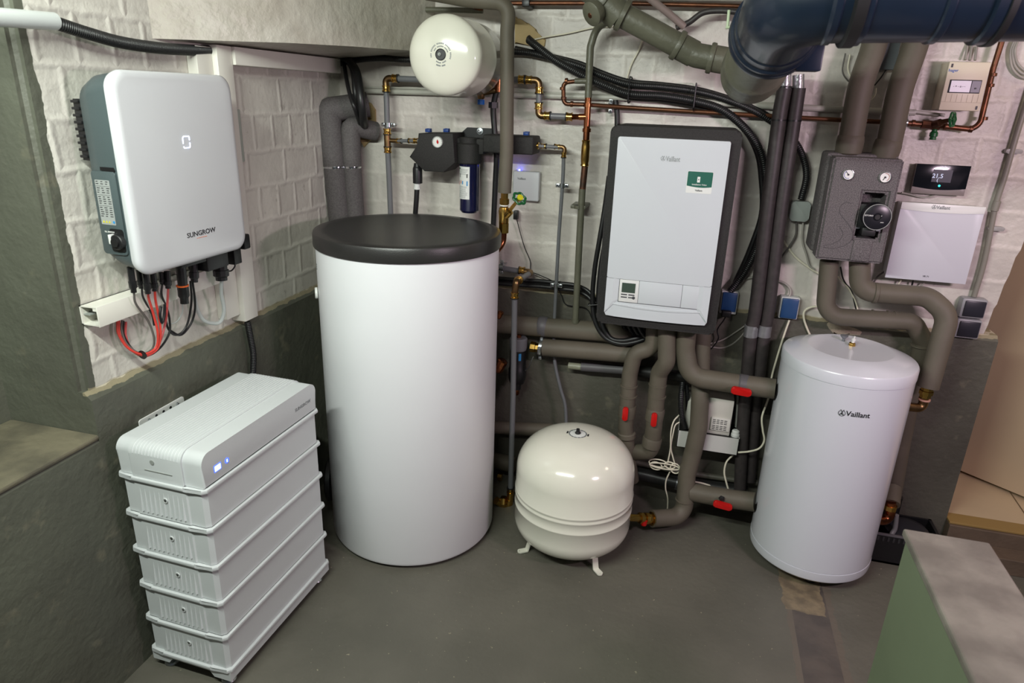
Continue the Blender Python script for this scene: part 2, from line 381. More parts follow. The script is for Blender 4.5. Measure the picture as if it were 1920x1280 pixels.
# doorway on the right: steps up to a tiled hall, beige leaf beyond
bm = BM(); box(bm, (XE, 0.02, 0), (4.0, 1.15, 0.15), 0.004)
tm = M('hall_tile', (204, 182, 150), 0.3, var=0.08, vscale=3); struct('floor.001', bm, tm)
stepm = M('step_concrete', (104, 88, 74), 0.6, bump=0.002, var=0.2)
bm = BM(); box(bm, (XE, -0.07, 0), (4.0, 0.018, 0.142), 0.003); box(bm, (XE, -0.16, 0), (4.0, -0.07, 0.075), 0.003); struct('trim_3', bm, stepm)
bm = BM(); box(bm, (XE, -0.06, 0.143), (4.0, 0.02, 0.153), 0.002); struct('trim_4', bm, M('worn_nosing', (150, 122, 72), 0.5))
gr = M('tile_joint', (120, 98, 74), 0.8); bm = BM()
g0, g1 = at(1891, 918, z=0.151), at(1925, 968, z=0.151)
tube(bm, [g0+(g0-g1)*0.3, g1], 0.0025, 6); tube(bm, [g0, g0+V(0.4, 0.03, 0)], 0.0025, 6); struct('trim_5', bm, gr)
D0, D1 = at(1798, 885, z=0.155), at(1925, 938, z=0.155)
dv = (D1-D0).normalized(); nrm = V(-dv.y, dv.x, 0)
beige = M('beige_door', (196, 174, 144), 0.6, var=0.08, vscale=2, bump=0.0006, bscale=8)
bm = BM(); prism(bm, [(0, 0), (1, 0), (1, 1), (0, 1)], D0-dv*0.5+V(0, 0, 0.012), dv*1.6, (0, 0, 2.2), nrm*0.04); struct('door_1', bm, beige)
bm = BM(); box(bm, (XE, 1.1, 0.15), (4.0, 1.15, ZC)); struct('wall_right', bm, beige)
bm = BM(); box(bm, (3.95, -0.3, 0.0), (4.05, 1.15, ZC)); struct('wall_right.001', bm, beige)
# low parapet in the right foreground
bm = BM(); Pm = M('pale_green_paint', (112, 124, 98), 0.55, var=0.06, vscale=4)
box(bm, (2.205, -3.0, 0), (2.370, -1.445, 0.885), 0.006); pw = struct('wall_front', bm, Pm)
bm = BM(); box(bm, (2.197, -3.0, 0.885), (2.378, -1.437, 0.905), 0.005, 2); struct('trim_6', bm, M('parapet_stone', (128, 124, 114), 0.5, bump=0.002, bscale=40, rgb2=(104, 100, 92), vscale=9))

# ------------------------------------------------------------ battery tower
BX, BY, BROT, BW, BL, BH, BZ = 0.0615, -1.592, -0.036, 0.318, 0.595, 0.6644, 0.081
bt = thing('battery_tower', 'tall white battery of five stacked modules standing on the floor', 'battery', (BX, BY, 0), BROT, local=True)
pit = BH/5
Bm = Matrix.Translation(V(BX, BY, 0)) @ Matrix.Rotation(BROT, 4, 'Z'); Bi = Bm.inverted()
def outline(i, ins=0.0, c=0.012):      # plan outline, middle of the short ends proud by 4 mm
    a, w_, l_ = ins, BW, BL; q = 0.004; s1, s2 = 0.19*BW, 0.77*BW
    return [(a+c, a), (s1-0.004, a), (s1, a-q), (s2, a-q), (s2+0.004, a), (w_-a-c, a), (w_-a, a+c), (w_-a, l_-a-c), (w_-a-c, l_-a), (s2+0.004, l_-a), (s2, l_-a+q), (s1, l_-a+q), (s1-0.004, l_-a), (a+c, l_-a), (a, l_-a-c), (a, a+c)]
for i in range(5):
    z0 = BZ+i*pit
    bm = BM(); prism(bm, outline(0, 0.009), (0, 0, z0+0.001), (1, 0, 0), (0, 1, 0), (0, 0, pit-0.002))
    mo = obj('battery_module', bm, batt, bt, ang=20)
    bm = BM(); prism(bm, outline(0, 0.0), (0, 0, z0+pit-0.014), (1, 0, 0), (0, 1, 0), (0, 0, 0.013), 0.003, 2); obj('rim', bm, batt, mo)
    bm = BM()
    for k in range(10):                   # vertical ribs on the short end, lower half, tapering away upward
        x = 0.245*BW+k*0.017; h = 0.078
        bm2 = [(x-0.004, 0.0055, z0+0.014), (x+0.004, 0.0055, z0+0.014), (x, -0.001, z0+0.014), (x-0.002, 0.0055, z0+0.014+h), (x+0.002, 0.0055, z0+0.014+h), (x, 0.0045, z0+0.014+h)]
        v = [bm.verts.new(Vector(p)) for p in bm2]
        for f in ((0, 2, 1), (3, 4, 5), (0, 1, 4, 3), (1, 2, 5, 4), (2, 0, 3, 5)): bm.faces.new([v[j] for j in f])
    obj('rib_pattern', bm, batt, mo)
    bm = BM(); lathe(bm, [(0.008, 0), (0.008, 0.003), (0.006, 0.003), (0.005, 0.0005), (0, 0.0005)], (0.53*BW, 0.0048, z0+pit*0.52), (0, -1, 0), 16); obj('screw_socket', bm, lplast, mo)
    bm = BM(); rod(bm, (0.53*BW, 0.0048, z0+pit*0.52), (0.53*BW, 0.0012, z0+pit*0.52), 0.0038, 10); obj('screw', bm, steel, mo)
# cap
zc0, zc1 = BZ+BH, 0.852
def capside(y0, y1, z1_, r):       # end profile: rounded upper edges at both short ends
    P_ = [(y0, zc0)] + [(y0+r-r*math.cos(math.radians(9*k)), z1_-r+r*math.sin(math.radians(9*k))) for k in range(11)]
    return P_ + [(y1-r+r*math.sin(math.radians(9*k)), z1_-r+r*math.cos(math.radians(9*k))) for k in range(11)] + [(y1, zc0)]
bm = BM(); prism(bm, capside(0.009, BL-0.009, zc1, 0.034), (0.009, 0, 0), (0, 1, 0), (0, 0, 1), (BW-0.0155, 0, 0), 0.007, 3); cap = obj('battery_cap', bm, batt, bt, ang=30)
bm = BM(); prism(bm, capside(0.003, BL-0.003, zc1+0.0025, 0.036), (0.19*BW, 0, 0), (0, 1, 0), (0, 0, 1), (0.58*BW, 0, 0), 0.002, 2); obj('centre_panel', bm, batt, cap, ang=30)
bm = BM()
for k in range(15):
    x = 0.235*BW + k*0.0113; q_ = [V(x, y, z) for y, z in capside(0.0035, BL-0.0035, zc1+0.0015, 0.036)[2:-1]]
    tube(bm, q_[:20], 0.0022, 8)
obj('top_ribs', bm, batt, cap)
bm = BM(); rod(bm, (0.45*BW, 0.0042, zc0+0.06), (0.45*BW, 0.001, zc0+0.06), 0.0075, 16); obj('screw_socket', bm, gplast, cap)
bm = BM(); box(bm, (0.35*BW, 0.001, zc0+0.03), (0.66*BW, 0.005, zc0+0.032)); obj('vent_slot', bm, gplast, cap)
def onside(px, py):
    P = at(px, py, x=BX+BW); P = Bi @ P
    for _ in range(4):
        Q = Bm @ V(BW-0.006, P.y, P.z); r = ray(px, py); t = (Q.x-CAM.x)/r.x; P = Bi @ (CAM+r*t)
    return P.y, P.z
y1, z1 = onside(408, 876); y2, z2 = onside(425.5, 863)
bm = BM(); prism(bm, rrect(-0.013, -0.009, 0.013, 0.009, 0.002, 2), (BW-0.0075, y1, z1), (0, 1, 0), (0, 0, 1), (0.0023, 0, 0)); obj('charge_display', bm, glow('led_panel', (196, 210, 255), 1.3), cap, label='lit bluish white charge display')
bm = BM(); prism(bm, rrect(-0.0155, -0.0115, 0.0155, 0.0115, 0.003, 2), (BW-0.0075, y1, z1), (0, 1, 0), (0, 0, 1), (0.0019, 0, 0)); obj('display_glow_frame', bm, glow('led_blue', (70, 100, 230), 1.6), cap)
bm = BM(); rod(bm, (BW-0.0075, y2, z2), (BW-0.0054, y2, z2), 0.009, 20); obj('status_light', bm, glow('led_blue', (70, 100, 230), 1.6), cap, label='round blue status light')
bm = BM(); box(bm, (BW-0.0056, y2-0.003, z2-0.005), (BW-0.0050, y2+0.003, z2+0.005)); obj('status_symbol', bm, glow('led_panel', (196, 210, 255), 1.3), cap)
y3, z3 = onside(568, 760)
text('SUNGROW', 0.0165, V(BW-0.0062, y3, z3), (0, 1, 0), (0, 0, 1), gink, cap, wscale=1.1)
# base
bm = BM(); ol = [(0.006, BZ), (0.006, 0.035), (0.07, 0.035), (0.085, 0.055), (BW-0.085, 0.055), (BW-0.07, 0.035), (BW-0.006, 0.035), (BW-0.006, BZ)]
prism(bm, ol, (0, 0.006, 0), (1, 0, 0), (0, 0, 1), (0, BL-0.012, 0)); bs = obj('base_frame', bm, batt, bt)
bm = BM(); prism(bm, outline(0, 0.0), (0, 0, BZ-0.012), (1, 0, 0), (0, 1, 0), (0, 0, 0.013), 0.003, 2); obj('rim', bm, batt, bs)
for fx in (0.045, BW-0.045):
    for fy in (0.04, BL-0.04):
        bm = BM(); lathe(bm, [(0.022, 0), (0.024, 0.003), (0.02, 0.009), (0.008, 0.011), (0.008, 0.036)], (fx, fy, 0.0005), (0, 0, 1), 24); obj('levelling_foot', bm, steel, bt)
# slotted steel plate between battery and wall
A0, A1 = at(262, 790, x=0.03), at(345, 742, x=0.03)
mt = thing('mounting_plate', 'white slotted steel plate on the wall behind the battery', 'bracket', (0.03, (A0.y+A1.y)/2, A0.z-0.1))
bm = BM(); prism(bm, rrect(A0.y, A0.z-0.13, A1.y, A0.z+0.002, 0.008), (0.024, 0, 0), (0, 1, 0), (0, 0, 1), (0.0035, 0, 0)); obj('plate', bm, plast, mt)
for k in range(5):
    y = A0.y+(A1.y-A0.y)*(0.2+0.16*k); z = A0.z-0.014
    bm = BM(); prism(bm, rrect(y-0.005, z-0.009, y+0.005, z+0.006, 0.004, 3), (0.0275, 0, 0), (0, 1, 0), (0, 0, 1), (0.0006, 0, 0)); s = obj('slot', bm, black, mt)
    if k in (0, 4): bm = BM(); lathe(bm, [(0.006, 0), (0.005, 0.004), (0, 0.005)], (0.028, y, z), (1, 0, 0), 6); obj('bolt', bm, steel, mt)

# ------------------------------------------------------------ inverter
IX, IY, IZ, IR, IW, IH = 0.177, -1.497, 1.327, -0.041, 0.455, 0.540
iv = thing('solar_inverter', 'large white and grey wall inverter with rounded front cover', 'inverter', (IX, IY, IZ), IR, local=True)
Im = Matrix.Translation(V(IX, IY, IZ)) @ Matrix.Rotation(IR, 4, 'Z'); Ii = Im.inverted()
def loft(bm, secs):
    prev = None
    for s in secs:
        A = [bm.verts.new(Vector(p)) for p in s]
        if prev: skin(bm, prev, A)
        else: bm.faces.new(A[::-1])
        prev = A
    bm.faces.new(prev)
def sec(x, ins, r, top=0, bot=0): return [(x, a, c) for a, c in rrect(ins, ins+bot, IW-ins, IH-ins-top, r, 8)]
bm = BM(); loft(bm, [sec(-0.030, 0.004, 0.045), sec(-0.016, 0.0, 0.046), sec(-0.008, 0.001, 0.046), sec(-0.002, 0.008, 0.042), sec(0.0, 0.02, 0.036)]); obj('front_cover', bm, inv_w, iv, ang=50)
bm = BM(); loft(bm, [sec(-0.142, 0.03, 0.05, 0.03, 0.03), sec(-0.125, 0.012, 0.05, 0.02, 0.022), sec(-0.09, 0.006, 0.05, 0.008, 0.012), sec(-0.03, 0.005, 0.046)]); cs = obj('casing', bm, inv_d, iv, ang=50)
bm = BM()
for k in range(9):
    z = 0.315+k*0.0175; box(bm, (-0.158, 0.012, z), (-0.132, 0.04, z+0.007), 0.001)
box(bm, (-0.155, 0.018, 0.308), (-0.132, 0.04, 0.465)); obj('heat_sink', bm, black, iv)
# raised service cover on the end, with label, switch recess
bm = BM(); prism(bm, rrect(-0.118, 0.06, -0.036, 0.285, 0.008), (0, 0.0045, 0), (1, 0, 0), (0, 0, 1), (0, -0.004, 0), 0.0015); obj('end_cover', bm, inv_d, iv)
bm = BM(); prism(bm, [(-0.085, 0.287), (-0.04, 0.284), (-0.036, 0.288), (-0.04, 0.296), (-0.085, 0.296)], (0, 0.004, 0), (1, 0, 0), (0, 0, 1), (0, -0.002, 0)); obj('grip_recess', bm, black, iv)
bm = BM(); prism(bm, rrect(-0.108, 0.142, -0.059, 0.262, 0.002, 2), (0, 0.0004, 0), (1, 0, 0), (0, 0, 1), (0, -0.0008, 0)); lb = obj('rating_label', bm, M('label_grey', (158, 162, 160), 0.5), iv)
bm = BM()
for k in range(17):
    z = 0.257-k*0.0058
    if k in (2, 6, 11): box(bm, (-0.106, -0.001, z), (-0.061, -0.0007, z+0.0005))
    else:
        for j in range(3):
            x = -0.105+j*0.016+random.random()*0.002; box(bm, (x, -0.001, z), (x+0.006+random.random()*0.005, -0.0007, z+0.0018))
obj('label_print', bm, ink, lb, False)
for k in range(3):
    bm = BM(); x = -0.103+k*0.010; prism(bm, [(x, 0.147), (x+0.007, 0.147), (x+0.0035, 0.154)], (0, -0.0004, 0), (1, 0, 0), (0, 0, 1), (0, -0.0006, 0)); obj('warning_triangle', bm, yellow_p, lb, False)
bm = BM(); rod(bm, (-0.0645, -0.0004, 0.150), (-0.0645, -0.001, 0.150), 0.0038, 16); obj('blue_mark', bm, M('mark_blue', (50, 140, 200), 0.5), lb)
bm = BM(); prism(bm, rrect(-0.086, 0.068, -0.038, 0.132, 0.008), (0, 0.0, 0), (1, 0, 0), (0, 0, 1), (0, -0.0008, 0)); obj('switch_recess', bm, black, iv)
bm = BM(); lathe(bm, [(0.021, 0), (0.021, 0.012), (0.019, 0.014), (0.012, 0.014), (0.012, 0.02), (0, 0.02)], (-0.055, -0.0005, 0.098), (0, -1, 0), 28); sw = obj('rotary_switch', bm, rubber, iv)
bm = BM(); box(bm, (-0.078, -0.016, 0.092), (-0.070, -0.0012, 0.118), 0.001); obj('switch_tab', bm, plast, iv)
text('DC SWITCH', 0.006, V(-0.085, -0.001, 0.122), (1, 0, 0), (0, 0, 1), white_l, iv)
text('SUNGROW', 0.0205, V(0.0002, 0.247, 0.085), (0, 1, 0), (0, 0, 1), ink, iv, wscale=1.15)
bm = BM(); box(bm, (0, 0.225, 0.071), (0.0006, 0.268, 0.0722)); obj('logo_underline', bm, M('orange_mark', (225, 120, 60), 0.5), iv)
wl = glow('led_white', (205, 215, 255), 3.0); bm = BM()
for pts in ([(-0.013, 0.012), (-0.013, -0.004)], [(-0.013, 0.012), (-0.009, 0.016), (0.011, 0.016), (0.013, 0.013), (0.013, 0.005)], [(-0.013, -0.012), (-0.010, -0.016), (0.010, -0.016), (0.013, -0.012), (0.013, -0.002)]):
    tube(bm, [V(0.0003, 0.232+a, 0.352+c) for a, c in pts], 0.0016, 6)
obj('status_light', bm, wl, iv, label='glowing white rounded square status light')
# terminals below: positions from the front edge
def ondz(px, py, x):      # local (y,z) for a point on local plane x
    P = at(px, py, x=IX+x); return (Ii @ P)
def gland(px, top, bot, r, x=-0.07, parent=iv, m=black, name='cable_gland', nut=True):
    P = ondz(px[0], top, x); Q = ondz(px[1], bot, x); P.x = Q.x = x; L_ = (Q-P).length
    bm = BM(); prof = [(r*0.92, 0), (r*0.92, L_*0.55), (r*1.08, L_*0.56), (r*1.08, L_*0.8), (r*0.8, L_*0.86), (r*0.8, L_)]
    lathe(bm, prof, P, Q-P, 10 if nut else 20); o = obj(name, bm, m, parent); return Im @ Q
ends = {}
ends['g0'] = gland((243, 250), 500, 548, 0.010, -0.085); ends['g1'] = gland((259, 264), 506, 540, 0.010, -0.10)
ends['g2'] = gland((270, 276), 506, 550, 0.010, -0.065); ends['g3'] = gland((284, 288), 512, 545, 0.010, -0.075); ends['g4'] = gland((310, 312), 508, 540, 0.010, -0.07)
ends['g5'] = gland((299, 301), 510, 532, 0.008, -0.08)
ends['wifi'] = gland((334, 342), 495, 568, 0.016, -0.07, name='data_connector'); ends['b1'] = gland((357, 359), 485, 528, 0.014, -0.08)
ends['ac'] = gland((404, 408), 480, 524, 0.024, -0.08, name='power_connector')
P = ondz(338, 536, -0.07); P.x = -0.07; bm = BM(); lathe(bm, [(0.0185, 0), (0.0185, 0.004)], P, (0, 0, 1), 24); obj('seal_ring', bm, M('orange_ring', (220, 100, 40), 0.5), iv)
bm = BM(); box(bm, (-0.12, 0.30, -0.055), (-0.04, 0.40, 0.012), 0.004); obj('terminal_housing', bm, black, iv)
bm = BM(); box(bm, (-0.12, 0.19, -0.02), (-0.04, 0.30, 0.012), 0.004); obj('terminal_housing', bm, black, iv)
# plug-in dongle on the right of the inverter
d0 = at(462, 455, x=0.12)
bm = BM(); box(bm, (0.085, d0.y-0.018, d0.z-0.022), (0.125, d0.y+0.018, d0.z+0.03), 0.006, 3); rod(bm, (0.10, d0.y-0.012, d0.z+0.028), (0.10, d0.y-0.012, d0.z+0.05), 0.003, 8)
tag(obj('wireless_dongle', bm, black), 'small black block plugged in beside the lower right inverter corner', 'dongle')
d1 = at(437, 478, x=0.11)
dn = thing('plug_adapter', 'black square adapter with a short lead hanging under the inverter', 'adapter', d1)
bm = BM(); box(bm, d1+V(-0.02, -0.02, -0.03), d1+V(0.02, 0.02, 0.03), 0.004); obj('body', bm, black, dn)
bm = BM(); tube(bm, spl([d1+V(0, 0.004, -0.03), at(440, 500, x=0.11), at(432, 508, x=0.11), at(418, 505, x=0.11)]), 0.0025, 8); obj('lead', bm, black_c, dn)

# cables below the inverter
def cable(pts, r, m, label, x=None, d=None, name='cable', cat='cable', group=None, n=8, first=None, last=None):
    P = []
    for p in pts:
        if isinstance(p, Vector): P.append(p)
        elif len(p) == 3: P.append(at(p[0], p[1], x=p[2]) if x is not None else at(p[0], p[1], d=p[2]))
        else: P.append(at(p[0], p[1], x=x) if x is not None else at(p[0], p[1], d=d))
    bm = BM(); tube(bm, spl(P, n), r, 10)
    return tag(obj(name, bm, m), label, cat, group)
cable([ends['g0'], (255, 570, .08), (278, 602, .07), (289, 635, .07), (284, 655, .06), (264, 663, .06), (238, 645, .04), (228, 618, .03), (229, 600, .03)], 0.0032, grey_c, 'grey cable hanging from the leftmost gland of the inverter', x=1)
cable([ends['g1'], (268, 556, .07), (280, 580, .06), (286, 592, .05), (289, 610, .05)], 0.003, black_c, 'short black cable second from left under the inverter', x=1)
cable([ends['g2'], (279, 560, .1), (288, 590, .09), (296, 625, .09), (292, 652, .08), (268, 664, .07), (240, 652, .05), (222, 625, .035), (220, 600, .03)], 0.0036, red_c, 'leftmost red solar cable looping under the inverter', x=1, name='solar_cable')
cable([ends['g3'], (292, 565, .1), (299, 600, .09), (301, 630, .09), (294, 655, .08), (270, 666, .07), (243, 654, .05), (225, 628, .035), (223, 600, .03)], 0.0036, red_c, 'middle red solar cable looping under the inverter', x=1, name='solar_cable')
cable([ends['g4'], (314, 565, .09), (311, 600, .08), (301, 638, .08), (288, 660, .07), (268, 668, .06), (247, 655, .04), (236, 630, .03), (236, 603, .03)], 0.0036, M('rose_cable', (205, 84, 84), 0.4), 'rose red cable hanging straight from the rightmost solar gland', x=1, name='solar_cable')
cable([ends['g5'], (303, 553, .07), (313, 578, .06), (318, 600, .06), (317, 625, .06), (300, 652, .06), (275, 667, .05), (250, 656, .04), (232, 628, .03), (231, 601, .03)], 0.0034, black_c, 'black cable crossing behind the red solar cables', x=1, name='solar_cable')
cable([(357, 527, .1), (359, 565, .09), (352, 605, .08), (340, 624, .07), (326, 627, .06), (315, 615, .05), (310, 596, .04)], 0.0036, black_c, 'left of two black cables looping down beside the solar cables', x=1)
cable([(361, 527, .1), (366, 570, .09), (361, 600, .08), (347, 622, .07), (335, 628, .06), (320, 620, .05)], 0.0036, black_c, 'right of two black cables looping down beside the solar cables', x=1)
cable([ends['ac'], (415, 550, .09), (420, 580, .08), (414, 602, .07), (401, 606, .06), (382, 600, .05), (370, 580, .04), (365, 560, .04), (361, 545, .03)], 0.0065, silverc, 'thick pale grey cable looping from the big black connector', x=1)
cable([(342, 569, .1), (342, 585, .08), (334, 600, .06), (324, 606, .05), (310, 604, .04), (290, 585, .03), (272, 560, .03)], 0.002, silverc, 'thin pale wire hanging from the orange ringed connector', x=1)
bm = BM(); tube(bm, spl([at(302, 574, x=.1), at(300, 590, x=.1), at(304, 605, x=.1), at(308, 590, x=.1), at(309, 570, x=.1)]), 0.004, 8); tag(obj('cable_clip', bm, black), 'black clips hooked around the red solar cables', 'clip')
P = at(267, 665, x=.07); bm = BM(); lathe(bm, [(0.013, -0.002), (0.0145, -0.002), (0.0145, 0.002), (0.013, 0.002)], P, (0, 1, 0.2), 16); tag(obj('cable_tie', bm, black), 'black tie around the bottom of the red cable loop', 'cable tie')

# ------------------------------------------------------------ trunking on the left wall
def lwbox(bm, px0, py0, px1, py1, x0, x1):
    A = at(px0, py0, x=x1); B = at(px1, py1, x=x1); box(bm, (x0, min(A.y, B.y), min(A.z, B.z)), (x1, max(A.y, B.y), max(A.z, B.z)), 0.002)
# open-ended trunk: front face corners (178,578)-(178,615) at the left end
DT = 0.062
E = at(181, 577, x=DT); G = at(184, 614, x=DT); R_ = at(430, 497, x=DT)
zt, zbt, ya, yb = E.z, G.z, E.y, at(432, 520, x=0.08).y
tr = thing('cable_trunking', 'white open-ended trunking box running level below the inverter', 'trunking', (0.05, ya, zbt))
bm = BM(); box(bm, (0.001, ya, zbt), (0.006, yb, zt)); box(bm, (0.001, ya, zt-0.003), (DT, yb, zt)); box(bm, (0.001, ya, zbt), (DT, yb, zbt+0.003)); obj('channel', bm, trunk, tr)
bm = BM(); box(bm, (DT-.003, ya-0.001, zbt-0.002), (DT+.001, yb, zt+0.002), 0.001); box(bm, (DT-.015, ya, zt-0.012), (DT-.003, yb, zt-0.004)); box(bm, (DT-.015, ya, zbt+0.004), (DT-.003, yb, zbt+0.012)); obj('cover', bm, trunk, tr)
bm = BM(); box(bm, (0.006, ya+0.005, zbt+0.028), (0.03, ya+0.03, zbt+0.031)); rod(bm, (0.006, ya+0.03, (zt+zbt)/2), (0.012, ya+0.03, (zt+zbt)/2), 0.006, 8); obj('cable_retainer', bm, gplast, tr)
# vertical trunks
V0, V1 = at(406, 80, x=0.055), at(479, 606, x=0.055)
yv0 = at(452, 520, x=0.06).y; yv1 = at(477, 520, x=0.06).y
bm = BM(); box(bm, (0.001, yv0, at(455, 606, x=0.06).z), (0.06, yv1, 1.962), 0.002)
tag(obj('cable_trunking', bm, trunk), 'white vertical trunking rising from the grey plinth up to the beam', 'trunking')
bm = BM(); box(bm, (0.001, yv0-0.075, at(435, 596, x=0.04).z), (0.04, yv0-0.001, 1.955), 0.002)
tag(obj('cable_trunking', bm, trunk), 'shallower white vertical trunking just behind the inverter edge', 'trunking')
H0, H1 = at(432, 82, x=0.07), at(640, 122, x=0.05)
zh0 = at(520, 128, x=0.07).z
bm = BM(); box(bm, (0.001, yv1+0.003, zh0), (0.07, -0.11, 1.962), 0.002); tag(obj('cable_trunking', bm, trunk), 'white level trunking tucked under the concrete beam', 'trunking')
A = at(443, 205, x=0.03); B = at(460, 303, x=0.03)
bm = BM(); box(bm, (0.001, A.y, B.z), (0.03, B.y, A.z), 0.003); tag(obj('wall_box', bm, M('sage_box', (168, 176, 166), 0.45)), 'flat pale grey box on the brick wall beside the inverter', 'box')
# conduit from the trunk down to the plinth
bm = BM(); corrug(bm, spl([at(464, 603, x=0.05), at(471, 640, x=0.05), at(475, 665, x=0.05), at(474, 700, x=0.045), at(468, 740, x=0.045), at(462, 790, x=0.045)]), 0.012, 0.007)
tag(obj('corrugated_conduit', bm, corr), 'black ribbed conduit dropping from white trunking behind the battery', 'conduit')
bm = BM(); a = at(-60, 28, x=0.06); c_ = at(103, 40, x=0.05); a = c_+(a-c_)*((c_.y+3.3)/(c_.y-a.y)); rod(bm, a, c_, 0.0205, 28, ch=0.001); tag(obj('conduit_pipe', bm, M('pale_pvc', (206, 212, 210), 0.3)), 'pale plastic pipe end at the top left of the wall', 'pipe')
bm = BM(); corrug(bm, spl([at(98, 40, x=0.05), at(120, 48, x=0.055), at(170, 64, x=0.06), at(230, 80, x=0.05), at(300, 90, x=0.04), at(360, 94, x=0.03), at(410, 95, x=0.026)]), 0.0165, 0.0055, 16)
tag(obj('corrugated_conduit', bm, corr), 'thick black ribbed conduit sagging along the top of the brick wall', 'conduit')

# ------------------------------------------------------------ buffer tank
TX, TY, TR_, TZ = 0.567, -0.554, 0.363, 1.337
tk = thing('buffer_tank', 'tall round white buffer tank with a black lid', 'tank', (TX, TY, 0))
bm = BM(); rb = TR_-0.008
prof = [(rb-0.03, 0.02), (rb-0.006, 0.022), (rb, 0.035), (rb, TZ-0.05), (rb-0.02, TZ-0.045)]
lathe(bm, prof, (TX, TY, 0), (0, 0, 1), 96); obj('jacket', bm, foil, tk)
bm = BM(); lathe(bm, [(rb-0.04, 0.0), (rb-0.04, 0.03)], (TX, TY, 0), (0, 0, 1), 64); obj('foot_ring', bm, rubber, tk)
bm = BM(); lathe(bm, [(TR_-0.01, TZ-0.058), (TR_-0.001, TZ-0.056), (TR_, TZ-0.05), (TR_, TZ-0.012), (TR_-0.004, TZ-0.003), (TR_-0.014, TZ), (TR_-0.05, TZ), (TR_-0.06, TZ-0.003), (0, TZ-0.002)], (TX, TY, 0), (0, 0, 1), 96); obj('lid', bm, lidm, tk)
def tankpt(px, py, r=TR_-0.008, cx_=TX, cy_=TY):
    rr = ray(px, py); a = rr.x**2+rr.y**2; bb = 2*((CAM.x-cx_)*rr.x+(CAM.y-cy_)*rr.y); cc = (CAM.x-cx_)**2+(CAM.y-cy_)**2-r*r
    D = bb*bb-4*a*cc; t = (-bb-math.sqrt(max(D, 0)))/(2*a); return CAM+rr*t
K = tankpt(595, 549); dr = V(K.x-TX, K.y-TY, 0).normalized()
bm = BM(); lathe(bm, [(0.022, 0), (0.022, 0.008), (0.019, 0.010), (0.014, 0.010), (0.013, 0.006), (0, 0.006)], K-dr*0.001, dr, 28); obj('sensor_cap', bm, plast, tk)
K = tankpt(620, 915, TR_-0.006); ang_ = math.atan2(K.y-TY, K.x-TX)-0.22; dr = V(math.cos(ang_), math.sin(ang_), 0); K = V(TX, TY, K.z)+dr*(rb-0.002)
bm = BM(); lathe(bm, [(0.095, 0), (0.095, 0.018), (0.085, 0.024), (0.05, 0.026), (0, 0.026)], K, dr, 40); obj('flange_cover', bm, black, tk, label='round black flange cover')
def twarp(K, cx_, cy_, r):
    a0 = math.atan2(K.y-cy_, K.x-cx_)
    return lambda x, y, z: V(cx_+(r+z+0.0003)*math.cos(a0+x/r), cy_+(r+z+0.0003)*math.sin(a0+x/r), K.z+y)
K = tankpt(594, 500); text('E', 0.03, K, (1, 0, 0), (0, 0, 1), gink, tk, warp=twarp(K, TX, TY, rb))

# ------------------------------------------------------------ hot water cylinder on the right
SX, SY, SR, SZ = 2.276, -0.288, 0.240, 0.938
cy = thing('water_cylinder', 'shorter light grey enamelled water cylinder on the right', 'water cylinder', (SX, SY, 0))
bm = BM(); lathe(bm, [(SR-0.05, 0.045), (SR-0.012, 0.046), (SR-0.002, 0.056), (SR, 0.068), (SR, 0.0925), (SR-0.003, 0.093), (SR-0.003, 0.0955), (SR-0.001, 0.096), (SR-0.001, SZ-0.047), (SR-0.004, SZ-0.044)], (SX, SY, 0), (0, 0, 1), 96); obj('shell', bm, enamel, cy)
bm = BM(); lathe(bm, [(SR-0.004, SZ-0.046), (SR+0.001, SZ-0.044), (SR+0.001, SZ-0.006), (SR-0.003, SZ), (SR-0.012, SZ+0.003), (0.155, SZ+0.030), (0.150, SZ+0.0295), (0, SZ+0.027)], (SX, SY, 0), (0, 0, 1), 96); ld = obj('lid', bm, enamel, cy)
for k in range(3):
    a = k*2*PI/3+0.5; bm = BM(); lathe(bm, [(0.02, 0), (0.02, 0.01), (0.012, 0.012), (0.012, 0.05)], (SX+0.16*math.cos(a), SY+0.16*math.sin(a), 0), (0, 0, 1), 16); obj('foot', bm, black, cy)
zt_ = SZ+0.027
P = at(1597, 648, z=zt_)
bm = BM(); lathe(bm, [(0.013, 0), (0.013, 0.004), (0.012, 0.005), (0.012, 0.012), (0.009, 0.014)], P, (0, 0, 1), 6); ft = obj('vent_fitting', bm, brass, cy)
bm = BM(); lathe(bm, [(0.006, 0.013), (0.006, 0.022), (0.0085, 0.023), (0.0085, 0.03), (0.003, 0.032), (0.003, 0.04)], P, (0.1, 0, 1), 12); obj('vent_cap', bm, plast, ft)
P = at(1581, 640, z=zt_); bm = BM(); lathe(bm, [(0.005, 0), (0.005, 0.012), (0.014, 0.022), (0.015, 0.026), (0.004, 0.026)], P, (0, 0, 1), 20); obj('knob', bm, M('smoky_plastic', (120, 122, 128), 0.2), cy)
K = tankpt(1609, 778, SR, SX, SY); wp = twarp(K, SX, SY, SR); text('Vaillant', 0.0275, K, (1, 0, 0), (0, 0, 1), ink, cy, warp=wp)
K2 = tankpt(1578.5, 774, SR, SX, SY); hare_logo(K2, (1, 0, 0), (0, 0, 1), 0.0112, ink, cy, warp=twarp(K2, SX, SY, SR))

